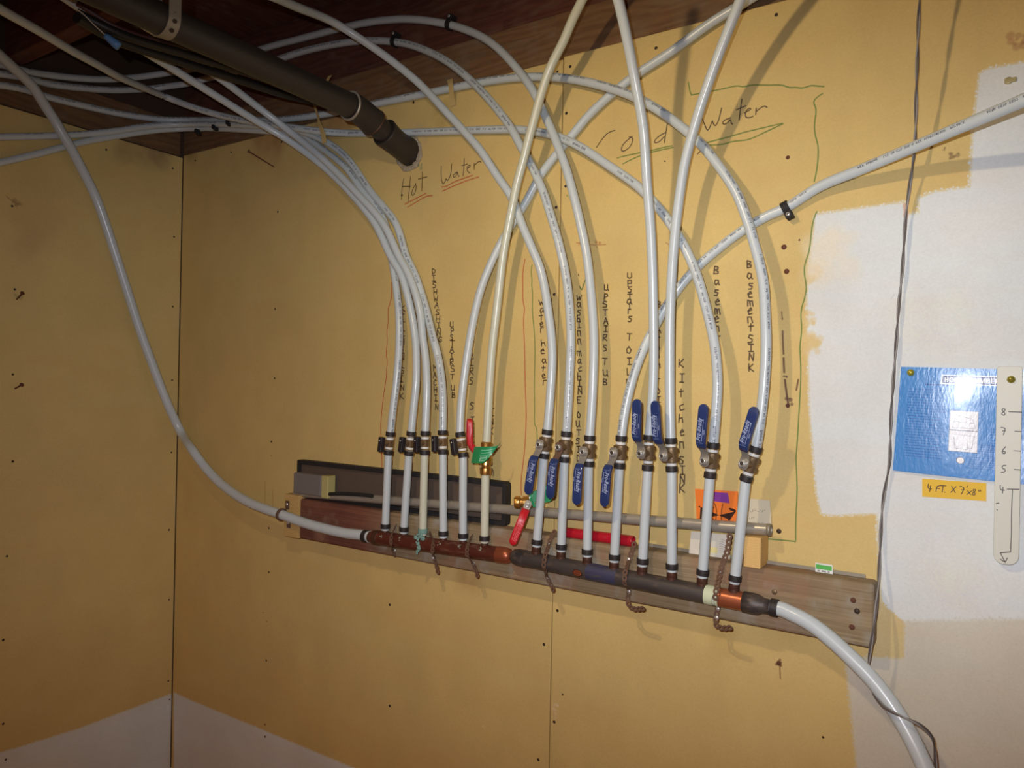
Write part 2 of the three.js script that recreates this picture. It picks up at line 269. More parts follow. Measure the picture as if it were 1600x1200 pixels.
zoomed(0, 0, 1, RED, [612, 441, 612, 457, 611, 470, 607, 480, 606, 490, 607, 501, 604, 520, 605.6, 532, 603, 554, 605.6, 564, 604, 576, 604, 590, 600, 612, 597, 640, 595, 662, 595, 677, 597, 715, 597, 731],
  [820.6, 405, 817, 425, 817.5, 442, 817, 469, 820.6, 482, 818, 500, 820, 537, 821, 600, 823, 644, 822, 674, 821, 694, 818, 724, 814, 754, 815, 774]);
zoomed(0, 0, 1, css(60, 92, 40, 0.95), [905, 450, 908, 458, 911, 448, 915, 437]);
zoomed(0, 0, 1, INK, [903, 431, 904, 434], [862, 466, 863, 477], [769, 732, 772, 737, 771, 744]);
letters('DISHWASHING', [678, 687], run(424, 530, 11), 10, 0.7); letters('MACHIN', [680, 683], [575, 586, 598, 609, 622, 636], 11, 0.6);
letters('UPSTAIRS TUB', [706, 708], [507, 517, 527, 536, 546, 556, 566, 576, 0, 589, 606, 617], 10, 0.7);
letters('KITCHEN SINK', [629, 628], [482, 495, 508, 521, 534, 547, 558, 0, 579, 592, 606, 619], 11, 0.65);
letters('UPSTAIRS SINK', [737, 738], [500, 513, 526, 540, 553, 566, 580, 595, 0, 634, 657, 673, 687], 12, 0.6);
letters('SINK', 769, [628, 644, 659, 673], 12, 0.6);
letters('water heater', [846, 851], [472, 484, 495, 506, 515, 0, 536, 548, 563, 576, 587, 597], 11, 0.75);
letters('washInnmachINE', [904, 905], [467, 478, 490, 500, 510, 522, 535, 553, 566, 578, 590, 601, 613, 627], 12, 0.65); letters('OUTSIDE', 903, [650, 664, 678, 691, 704, 718, 731], 11, 0.65);
letters('UPSTAIRS TUB', [946, 945], [452, 466, 478, 491, 504, 516, 530, 546, 0, 567, 585, 599], 11, 0.75);
letters('upstairs TOILET', [984, 982], [432, 443, 454, 464, 473, 481, 488, 500, 0, 529, 549, 567, 583, 600, 617], 12, 0.75);
letters('BAthroom TOIL', [1029, 1028], run(478, 640, 13), 11, 0.65);
letters('KItchen SINK', [1064, 1066], [570, 593, 616, 637, 656, 677, 696, 0, 721, 737, 751, 765], 15, 0.62);
letters('Basement', [1119, 1120], [425, 443, 459, 474, 488, 501, 515, 530], 13, 0.75); letters("'", 1123, [545], 10);
letters('Basement SINK', [1171, 1174], [416, 433, 449, 462, 475, 488, 501, 514, 0, 532, 546, 560, 577], 14, 0.75);

// ------------------------------------------------------------------ wall boards: paint, stains and writing in one map per board
const TAN = [208, 181, 115], WHITE = [215, 218, 214], THIN = [204, 197, 178];
function boardMap(w, h, x0, x1, y0, y1, o) {
  const c = canvas(w, h), x = c.getContext('2d'), kx = w / (x1 - x0), ky = h / (y1 - y0), k = (kx + ky) / 2;
  const to = (p) => [o.left ? (x1 - p.z) * kx : (p.x - x0) * kx, (y1 - (p.y - EYE)) * ky];
  const px = (a, b) => to(o.left ? L(a, b) : B(a, b));
  x.fillStyle = css(...(o.base || TAN)); x.fillRect(0, 0, w, h);
  const poly = (pts, col, jag = 0.004) => {
    const q = pts.map((p) => px(...p)); x.fillStyle = col; x.beginPath(); q.forEach((p, i) => (i ? x.lineTo(...p) : x.moveTo(...p))); x.closePath(); x.fill();
    if (jag) {                                       // a roller's soft, slightly speckled border
      x.strokeStyle = col; x.lineJoin = 'round'; for (const [wd, al] of [[0.009, .18], [0.006, .25], [0.003, .4]]) { x.globalAlpha = al; x.lineWidth = wd * k * jag / 0.004; x.stroke(); } x.globalAlpha = 1;
      q.forEach((p, i) => { const n = q[(i + 1) % q.length], len = Math.hypot(n[0] - p[0], n[1] - p[1]); for (let s = 0; s < len; s += 0.0011 * k) { const t = s / len, rx = k * rr(0.0004, 0.0013), o = 0.0045 * k * jag / 0.004; x.beginPath(); x.ellipse(p[0] + (n[0] - p[0]) * t + rr(-1, 1) * o, p[1] + (n[1] - p[1]) * t + rr(-1, 1) * o, rx, rx * rr(.5, 1.4), 0, 0, 7); x.fill(); } });
    }
  };
  for (const [pts, col, jag] of o.paint || []) poly(pts, col, jag);
  for (const [a, b, r, col, n = 12] of o.stains || []) { const q = px(a, b); const clear = col.replace(/[\d.]+\)$/, '0)'); for (let i = 0; i < n; i++) { const X = q[0] + rr(-1, 1) * r * k, Y = q[1] + rr(-1, 1) * r * k, R0 = r * k * rr(.25, r > .015 ? 1.1 : .7), g = x.createRadialGradient(X, Y, 0, X, Y, R0); g.addColorStop(0, col); g.addColorStop(.55, col); g.addColorStop(1, clear); x.fillStyle = g; x.beginPath(); x.arc(X, Y, R0, 0, 7); x.fill(); } }
  for (const [col, wd, pts, sharp] of (o.noMarks ? [] : marks)) strokeLine(x, pts.map((p) => px(...p)), wd * k, col, sharp);
  for (const [col, wd, pts] of o.lines || []) strokeLine(x, pts.map((p) => px(...p)), wd * k, col);
  const mm = 1000 / k;
  pixels(c, (i, j, r, g, b) => { const X = i * mm, Y = j * mm; const f = 0.955 + 0.05 * fbm(X / 2.2, Y / 1.6, 2) + 0.06 * (fbm(X / 60 + 5, Y / 90, 4) - 0.1), s = vn(X / 1.1 + 3, Y / 1.1) > 0.965 ? 0.93 : 1, t = 1 + 0.03 * (fbm(X / 140 + 50, Y / 30, 3) - .5); return [r * f * s, g * f * s * t, b * f * s * t * t]; });
  return tex(c);
}
const SEAM = -0.68, TOPY = 0.61, LOW = -1.08;
const mapBackLeft = boardMap(1536, 2048, XL, SEAM, LOW, TOPY, {

  paint: [[[[272, 1083], [300, 1096], [400, 1137], [540, 1196], [700, 1262], [700, 1400], [200, 1400], [272, 1230]], css(...WHITE), 0.0035]],
  stains: [[300, 230, .03, css(120, 88, 48, .05), 30], [420, 212, .05, css(130, 84, 44, .06), 40], [520, 178, .05, css(130, 84, 48, .06), 50], [560, 172, .03, css(130, 84, 48, .06), 24], [650, 210, .02, css(190, 170, 130, .25), 10], [645, 252, .012, css(205, 195, 170, .5), 12], [690, 180, .02, css(150, 130, 66, .08), 16], [655, 258, .008, css(120, 130, 100, .5), 6], [757, 1136, .004, css(225, 205, 160, .6), 5], [400, 790, .01, css(140, 100, 40, .15), 10], [730, 900, .03, css(150, 110, 60, .05), 20]],
  lines: [[css(130, 92, 44, .6), .0015, [[414, 752], [414, 790]]], [css(130, 92, 44, .6), .0015, [[426, 765], [426, 800]]]],
});
const mapBackRight = boardMap(1536, 2048, SEAM, SEAM + 1.22, LOW, TOPY, {
  paint: [
    [[[1275, 340], [1330, 332], [1410, 321], [1413, 340], [1437, 338], [1437, 314], [1460, 305], [1517, 297], [1523, 200], [1532, 120], [1545, 113], [1600, 103], [1900, 60], [1900, 1300], [1420, 1300], [1411, 1000], [1385, 972], [1378, 930], [1372, 803], [1300, 806], [1284, 803], [1277, 770], [1266, 640], [1262, 470]], css(...WHITE), 0.004],
    [[[1323, 1036], [1360, 1030], [1411, 1032], [1390, 975], [1600, 972], [1900, 972], [1900, 1500], [1345, 1400], [1340, 1200], [1330, 1100]], css(...THIN), 0.004],
    [[[1372, 940], [1411, 975], [1411, 1028], [1366, 1024]], css(206, 184, 130), 0.002],
    [[[1412, 322], [1419, 322], [1417, 345], [1413, 345]], css(204, 160, 140, .7), 0.001]],
  stains: [[1270, 430, .012, css(212, 186, 126, .35), 26], [1268, 540, .014, css(212, 186, 126, .4), 34], [1264, 500, .01, css(212, 186, 126, .4), 20], [1300, 400, .03, css(226, 216, 190, .25), 20],
    [1231, 630, .006, css(92, 62, 44, .6), 7], [1224, 500, .002, css(100, 70, 50, .6), 3], [1226, 592, .003, css(90, 60, 44, .6), 5], [935, 385, .006, css(150, 90, 50, .3), 6], [905, 380, .006, css(170, 110, 60, .25), 6], [1217, 1036, .005, css(90, 50, 30, .5), 8], [1490, 245, .006, css(120, 96, 60, .5), 8], [1475, 235, .003, css(120, 96, 60, .5), 4], [1590, 68, .01, css(140, 84, 56, .3), 10], [885, 310, .003, css(120, 140, 80, .5), 5], [1135, 1000, .03, css(170, 130, 70, .06), 14], [1240, 960, .05, css(170, 130, 70, .05), 20], [867, 1105, .006, css(220, 200, 160, .6), 10], [866, 1118, .005, css(215, 195, 155, .6), 8], [1130, 870, .04, css(180, 140, 80, .05), 20], [1470, 500, .06, css(208, 204, 194, .07), 30], [1480, 900, .06, css(208, 204, 194, .07), 30]],
  lines: [[css(96, 66, 44, .6), .0018, [[1221, 490], [1222, 502]]], [css(96, 66, 44, .8), .0026, [[1222.5, 520], [1223, 540], [1224, 556]]], [css(96, 66, 44, .85), .003, [[1224, 562], [1225, 584]]], [css(96, 66, 44, .8), .0026, [[1247, 596], [1244, 612]]], [css(84, 54, 36, .8), .003, [[1226, 596], [1228, 612], [1231, 632]]], [css(110, 62, 36, .7), .0016, [[1218, 1040], [1219, 1062]]], [css(120, 80, 60, .4), .002, [[1040, 352 + 30], [1046, 386]]], [css(150, 92, 50, .5), .0018, [[900, 382], [925, 386], [946, 385]]], [css(150, 150, 146, .4), .001, [[1392, 470], [1398, 462]]]],
});
const mapLeft = boardMap(768, 2048, 0, 0.62, LOW, TOPY, {
  left: true, noMarks: true, paint: [[[[-120, 1222], [0, 1177], [120, 1140], [272, 1083], [275, 1300], [272, 1500], [-120, 1500]], css(...WHITE), 0.0035]],
  stains: [[245, 236, .03, css(110, 88, 58, .05), 40], [205, 226, .035, css(116, 92, 58, .04), 40], [25, 315, .01, css(140, 110, 70, .3), 8], [30, 458, .008, css(150, 130, 90, .4), 8], [60, 360, .05, css(176, 142, 100, .06), 20]], lines: [[css(120, 88, 50, .5), .002, [[10, 303], [22, 313], [30, 316]]]],
});
const boardMat = (m) => std({ map: m, roughness: 0.72, bumpMap: grainBump, bumpScale: 0.00012 });
function panelBox(w, h, t, uvFn) {
  const g = new RoundedBoxGeometry(w, h, t, 2, 0.0022), p = g.attributes.position, uv = [];
  for (let i = 0; i < p.count; i++) uv.push(...uvFn(p.getX(i), p.getY(i), p.getZ(i))); g.setAttribute('uv', new THREE.Float32BufferAttribute(uv, 2)); return g;
}
function structure(name) { const g = new THREE.Group(); g.name = name; g.userData.kind = 'structure'; scene.add(g); return g; }
const ROOMX = 2.3, ROOMZ = 4.2, CEIL = EYE + 0.885, PT = 0.012;
const wallBack = structure('wall_back'), wallLeft = structure('wall_left'), wallRight = structure('wall_right'), wallFront = structure('wall_front'), ceiling = structure('ceiling');
const concrete = std({ map: tex(pixels(canvas(512, 512), (i, j) => { const v = 0.8 + 0.3 * fbm(i / 40, j / 40, 5); return [150 * v, 146 * v, 140 * v]; }), { repeat: true }), roughness: 0.9 });
const tanPlain = std({ color: sc(...TAN), roughness: 0.75 });
const whitePlain = std({ color: sc(...WHITE), roughness: 0.75 });
mesh('floor', new THREE.BoxGeometry(ROOMX - XL + 0.4, 0.1, ROOMZ + 0.4).translate((ROOMX + XL) / 2, -0.05, ROOMZ / 2), concrete).userData.kind = 'structure';
mesh('wall_core', new THREE.BoxGeometry(ROOMX - XL + 0.4, 2.5, 0.1).translate((ROOMX + XL) / 2, 1.25, -0.055 - PT), std({ color: sc(70, 52, 38), roughness: 0.9 }), wallBack);
mesh('wall_core', new THREE.BoxGeometry(0.1, 2.5, ROOMZ + 0.3).translate(XL - 0.055 - PT, 1.25, ROOMZ / 2), std({ color: sc(70, 52, 38), roughness: 0.9 }), wallLeft);
mesh('wall_core', new THREE.BoxGeometry(0.1, 2.5, ROOMZ + 0.3).translate(ROOMX + 0.05, 1.25, ROOMZ / 2), tanPlain, wallRight);
mesh('wall_core', new THREE.BoxGeometry(ROOMX - XL + 0.4, 2.5, 0.1).translate((ROOMX + XL) / 2, 1.25, ROOMZ + 0.05), tanPlain, wallFront);
const panels = {};
function backPanel(x0, x1, y0, y1, mat) {
  const w = x1 - x0 - 0.0016, h = y1 - y0, m = mesh('wall_panel', panelBox(w, h, PT, (a, b) => [a / w + 0.5, b / h + 0.5]), mat, wallBack);
  m.position.set((x0 + x1) / 2, EYE + (y0 + y1) / 2, -PT / 2); return m;
}
panels.bl = backPanel(XL, SEAM, LOW, TOPY, boardMat(mapBackLeft));
panels.br = backPanel(SEAM, SEAM + 1.22, LOW, TOPY + 0.004, boardMat(mapBackRight));
backPanel(SEAM + 1.22, ROOMX, LOW, TOPY, whitePlain);
for (const [a, b] of [[XL, SEAM], [SEAM, SEAM + 1.22], [SEAM + 1.22, ROOMX]]) backPanel(a, b, -EYE, LOW - 0.001, whitePlain);
function leftPanel(z0, z1, y0, y1, mat, uvz) {
  const w = z1 - z0 - 0.0016, h = y1 - y0, m = mesh('wall_panel', panelBox(PT, h, w, (a, b, c) => [uvz ? (0.62 - (c + (z0 + z1) / 2)) / 0.62 : 0, b / h + 0.5]), mat, wallLeft);
  m.position.set(XL - PT / 2, EYE + (y0 + y1) / 2, (z0 + z1) / 2); return m;
}
panels.l = leftPanel(-0.0004, 0.62, LOW, TOPY - 0.006, boardMat(mapLeft), true);
leftPanel(0.62, 1.84, LOW, TOPY - 0.006, tanPlain); leftPanel(1.84, ROOMZ, LOW, TOPY - 0.006, tanPlain);
leftPanel(-0.012, 1.84, -EYE, LOW - 0.001, whitePlain); leftPanel(1.84, ROOMZ, -EYE, LOW - 0.001, whitePlain);
// nail and screw heads sunk into the boards
const nailGeo = lathe([[0, 0.0006], [0.0013, 0.0007], [0.0026, 0.0002], [0.0029, -0.0012], [0, -0.0012]], 12).rotateX(Math.PI / 2);
function nails(list, panel, left) {
  for (const [a, b, s = 1, m] of list) { const p = left ? L(a, b) : B(a, b); const n = mesh('nail', nailGeo, m || M.nail, panel); n.position.copy(p).sub(panel.position); if (left) n.rotation.y = Math.PI / 2; n.scale.setScalar(s); }
}
nails([[361, 238], [305, 251], [440, 222], [434, 331], [430, 483], [429, 591], [424, 690], [646, 160, 1.1], [722, 140, .9], [420, 825], [420, 894], [416, 1032], [414, 1132, .8], [414, 1151], [609, 945, 1.1], [609, 1103, 1.1], [628, 305], [869, 324, 1.1], [866, 460, 1.1], [850, 1007, 1.1], [841, 1187, 1.1], [871, 112, .9], [424, 712, .5], [411, 957, .5], [417, 971, .5]], panels.bl);
nails([[891, 104, 1.1], [885, 177, 1.1], [884, 291, 1.1], [1025, 75, 1.1], [1213, 23, 1.1], [871, 954, 1.1], [879, 1085, .6], [866, 1128, 1.1], [1231, 246, 1.2, M.nailRust], [1225, 386, 1.6, M.nailRust], [1229, 424, 1.6, M.nailRust], [1217, 1036, 1.4, M.nailRust], [1217, 830, 1.5], [1286, 1152, .7], [1231, 634, 1.2, M.nailRust], [1039, 252, .5], [1249, 375, .6, M.nailRust]], panels.br);
nails([[166, 234], [270, 263], [19, 322], [23, 452], [272, 370], [270, 479], [20, 585], [269, 594], [20, 721, 1.1], [268, 707], [11, 869], [264, 828], [5, 1000, 1.1], [264, 937], [5, 1131], [263, 1064], [265, 1093, .8], [9, 1187]], panels.l, true);
// wood above the boards: doubled plates, rim board, joists, subfloor
function timber(name, w, h, d, x, y, z, mat, parent, along = 'x') {
  const g = new RoundedBoxGeometry(w, h, d, 2, 0.003), p = g.attributes.position, uv = [], off = rnd();
  for (let i = 0; i < p.count; i++) { const a = along === 'x' ? p.getX(i) : p.getZ(i), b = p.getY(i) + (along === 'x' ? p.getZ(i) : p.getX(i)); uv.push(a / 1.6 + off, b / 0.22 + off * 3); }
  g.setAttribute('uv', new THREE.Float32BufferAttribute(uv, 2)); const m = mesh(name, g, mat, parent); m.position.set(x, y, z); return m;
}
const RX = (ROOMX + XL) / 2, RW = ROOMX - XL;
timber('top_plate', RW + 0.16, 0.0955, 0.089, RX, EYE + TOPY + 0.0475, -PT - 0.0445, M.plate, wallBack);
timber('top_plate', 0.089, 0.0955, ROOMZ, XL - PT - 0.0445, EYE + TOPY + 0.0475, ROOMZ / 2, M.plate, wallLeft, 'z');
timber('rim_joist', RW + 0.16, 0.181, 0.038, RX, EYE + 0.7945, -PT - 0.022, M.joist, ceiling);
timber('rim_joist', 0.038, 0.181, ROOMZ, XL - PT - 0.04, EYE + 0.7945, ROOMZ / 2 + 0.02, M.joist, ceiling, 'z');
for (let i = 1; i <= 9; i++) timber('joist', RW - 0.02, 0.181, 0.038, RX, EYE + 0.7945, 0.02 + i * 0.405, M.joist, ceiling);
for (let i = 0; i < 31; i++) timber('subfloor_board', 0.1385, 0.019, ROOMZ + 0.2, XL - 0.04 + i * 0.14, CEIL + 0.0095, ROOMZ / 2, M.joist, ceiling, 'z');
mesh('ceiling_deck', new THREE.BoxGeometry(RW + 0.4, 0.06, ROOMZ + 0.4).translate(RX, CEIL + 0.05, ROOMZ / 2), std({ color: sc(60, 44, 34), roughness: 0.9 }), ceiling);

// ------------------------------------------------------------------ lamps as things
{
  const t = thing('work_lamp', 'clamp-on work lamp with an aluminium bell reflector hung from the joists', 'lamp');
  const dir = LAMP_AIM.clone().sub(LAMP_POS).normalize(), back = LAMP_POS.clone().addScaledVector(dir, -0.008), set = (m) => { m.position.copy(back); m.quaternion.setFromUnitVectors(V(0, 1, 0), dir); return m; };
  set(mesh('reflector', lathe([[0.075, 0], [0.072, -0.02], [0.06, -0.05], [0.035, -0.075], [0.022, -0.082], [0.0225, -0.084], [0.036, -0.077], [0.0615, -0.051], [0.0735, -0.02], [0.0765, 0], [0.075, 0]], 36), std({ color: sc(200, 200, 196), roughness: 0.35, metalness: 0.7 }), t));
  set(mesh('bulb', lathe([[0, 0], [0.014, -0.003], [0.025, -0.014], [0.028, -0.028], [0.022, -0.048], [0.014, -0.064], [0.013, -0.084], [0, -0.084]], 24), std({ color: sc(240, 232, 214), emissive: new THREE.Color(LAMP_COLOR), emissiveIntensity: 2.5, roughness: 0.6 }), t));
  set(mesh('socket', lathe([[0, -0.082], [0.022, -0.082], [0.022, -0.13], [0.014, -0.142], [0, -0.142]], 20), M.black, t));
  const sp = back.clone().addScaledVector(dir, -0.135); mesh('cord', sweep([sp, sp.clone().addScaledVector(dir, -0.03), V(sp.x - 0.01, EYE + 0.78, sp.z + 0.04), V(sp.x, EYE + 0.884, sp.z + 0.05)], 0.0032, { radial: 8 }), M.black, t);
  settle(t);
  const f = thing('tube_fixture', 'long white ceiling tube fixture in the basement behind the viewer', 'light');
  mesh('housing', boxG(1.2, 0.06, 0.16, 0.01), whitePlain, f).position.set(0.2, EYE + 0.65, 2.9);
  mesh('diffuser', boxG(1.1, 0.014, 0.12, 0.004), std({ color: 0xffffff, emissive: new THREE.Color(0xff9c4c), emissiveIntensity: 1.5 }), f).position.set(0.2, EYE + 0.612, 2.9);
  settle(f);
  const k = thing('camera_flash', 'small glowing flash window of the camera that took the picture', 'flash');
  const g = mesh('flash_window', boxG(0.022, 0.012, 0.003, 0.001), std({ color: 0xffffff, emissive: new THREE.Color(0xeef4ff), emissiveIntensity: 2 }), k);
  g.position.copy(FLASH_POS).addScaledVector(fwd, -0.006); g.quaternion.copy(camera.quaternion);
  // the fitting's own lips above and below the window, which narrow the beam's height
  const tilt = new THREE.Quaternion().setFromAxisAngle(V(1, 0, 0), -0.07);
  for (const sgn of [-1, 1]) { const lip = mesh('reflector_lip', boxG(0.06, 0.0015, 0.024, 0.0004).translate(0, sgn * 0.0119, -0.012), M.blackMatt, k); lip.position.copy(FLASH_POS); lip.quaternion.copy(camera.quaternion).multiply(tilt); }
  settle(k);
}
// ------------------------------------------------------------------ long timber carrying the manifolds
const BT = EYE - 0.2745, BB = EYE - 0.3665, BF = 0.040;        // board top, bottom, front face
{
  const x0 = B(463, 815, BF).x, x1 = B(1366, 950, BF).x;
  const t = thing('mounting_board', 'long weathered timber screwed level across the wall behind the copper manifolds', 'board');
  const g = boxG(x1 - x0, BT - BB, BF, 0.006), p = g.attributes.position, uv = [];
  for (let i = 0; i < p.count; i++) uv.push(p.getX(i) / 1.25 + 0.5, (p.getY(i) + p.getZ(i)) / 0.2 + 0.5);
  g.setAttribute('uv', new THREE.Float32BufferAttribute(uv, 2));
  mesh('plank', g, M.boardWood, t).position.set((x0 + x1) / 2, (BT + BB) / 2, BF / 2);
  const sg = lathe([[0, 0.0012], [0.0028, 0.0012], [0.004, 0], [0.004, -0.003], [0, -0.003]], 12).rotateX(Math.PI / 2);
  for (const [a, b, m] of [[1333, 938, M.nailRust], [1331, 980, M.nailRust], [1210, 925, M.brassOld], [1339, 955, M.nail], [635, 806, M.screw]]) mesh('screw', sg, m, t).position.copy(B(a, b, BF + 0.0005));
  settle(t);
  const y = thing('ply_offcut', 'small upright yellow plywood offcut at the left end of the weathered timber', 'wood offcut');
  const q = [B(445, 770, .046), B(467, 775, .046), B(465, 843, .046), B(443, 836, .046)];
  const w = q[1].x - q[0].x, hh = q[0].y - q[3].y;
  mesh('offcut', boxG(w, hh, 0.046, 0.001), M.ply, y).position.copy(q[0].clone().add(q[2]).multiplyScalar(.5).setZ(.023)); settle(y);
}

// ------------------------------------------------------------------ pipes
const R = 0.00795, RB = 0.0112, HV = 0.057;
const ringGeo = lathe([[0.0081, -0.0047], [0.0094, -0.0047], [0.0098, -0.0042], [0.0098, 0.0042], [0.0094, 0.0047], [0.0081, 0.0047], [0.0081, -0.0047]], 24);
const ringBig = lathe([[0.0113, -0.0055], [0.0129, -0.0055], [0.0133, -0.005], [0.0133, 0.005], [0.0129, 0.0055], [0.0113, 0.0055], [0.0113, -0.0055]], 28);
function along(m, p, dir) { m.position.copy(p); m.quaternion.setFromUnitVectors(V(0, 1, 0), dir.clone().normalize()); return m; }
function ring(parent, p, dir, big, mat) { return along(mesh('crimp_ring', big ? ringBig : ringGeo, mat || M.crimp, parent), p, dir); }
function path(spec) { return spec.map((s) => (s.length > 3 ? (s[3] === 'l' ? L(s[0], s[1], s[2]) : Q(s[0], s[1], s[2])) : B(s[0], s[1], s[2]))); }
// the fourteen risers: [bottom ring px, lower valve ring px, upper valve ring px, body px]
const RISERS = [
  { k: 'hot', b: [602, 822], l: [607, 707], u: [610, 678] }, { k: 'hot', b: [631, 826.6], l: [639, 708], u: [642.5, 677.5] }, { k: 'hot', b: [660.7, 829.4], l: [663.5, 707], u: [664.5, 677] }, { k: 'hot', b: [692.6, 833.5], l: [692, 706], u: [691.5, 676] }, { k: 'hot', b: [723.5, 837], l: [723.5, 711], u: [719, 679] },
  { k: 'brass', b: [757, 841], l: [758.5, 744], u: [760.5, 686] },
  { k: 'cold', up: 0, b: [838.8, 846.6], l: [850, 712], u: [855, 675] }, { k: 'cold', up: 0, b: [877, 854], l: [882, 718], u: [885, 678] }, { k: 'cold', up: 0, b: [917.6, 862], l: [920, 725], u: [921.4, 684.6] }, { k: 'cold', up: 0, b: [960, 870], l: [968, 728], u: [970.7, 685] },
  { k: 'cold', up: 1, b: [1004, 876.5], l: [1012, 731], u: [1014, 684] }, { k: 'cold', up: 1, b: [1049.7, 885], l: [1049.5, 733], u: [1048, 689] }, { k: 'cold', up: 1, b: [1098, 894], l: [1109.5, 742.5], u: [1114.5, 696] }, { k: 'cold', up: 1, b: [1148.5, 903], l: [1166, 747.6], u: [1180.8, 702] },
];
const RISER_LABEL = [
  'short white riser pipe leftmost on the hot copper manifold', 'second short white riser from the left end of the hot copper manifold', 'cream stained short riser with green corrosion at its foot', 'short white riser just right of the cream stained one', 'short white riser below the black valve with the red lever in front', 'cream short riser running up into the shiny brass valve',
  'short white riser at the left end of the dark cold manifold', 'second short white riser of the dark cold manifold', 'third short riser of the cold manifold, left of the red tube middle', 'fourth short riser of the cold manifold, over the blue stained part', 'fifth short riser of the cold manifold, right of the red tube end', 'sixth short riser of the cold manifold, left of the orange card', 'short white riser passing in front of the orange card', 'short white riser rightmost on the cold manifold, beside the wood block'];
for (let i = 0; i < RISERS.length; i++) {
  const r = RISERS[i]; r.pb = B(...r.b, HV); r.pl = B(...r.l, HV); r.pu = B(...r.u, HV); r.dir = r.pl.clone().sub(r.pb).normalize(); r.vd = r.pu.clone().sub(r.pl).normalize();
  const cream = i === 2 || i === 5, a = r.pb.clone().addScaledVector(r.dir, -0.0085), e = r.pl.clone().addScaledVector(r.vd, i === 5 ? 0.008 : 0.0048), mid = r.pb.clone().lerp(r.pl, .5);
  const m = tag(mesh('riser_pipe', sweep([a, r.pb.clone(), mid, r.pl.clone(), e], R), cream ? M.pexCream : M.pex), RISER_LABEL[i], 'pipe', 'short risers between manifold and valves');
  ring(m, r.pb, r.dir, false, i === 2 ? M.corrosion : null); if (i !== 5) ring(m, r.pl, r.vd); recentre(m);
}
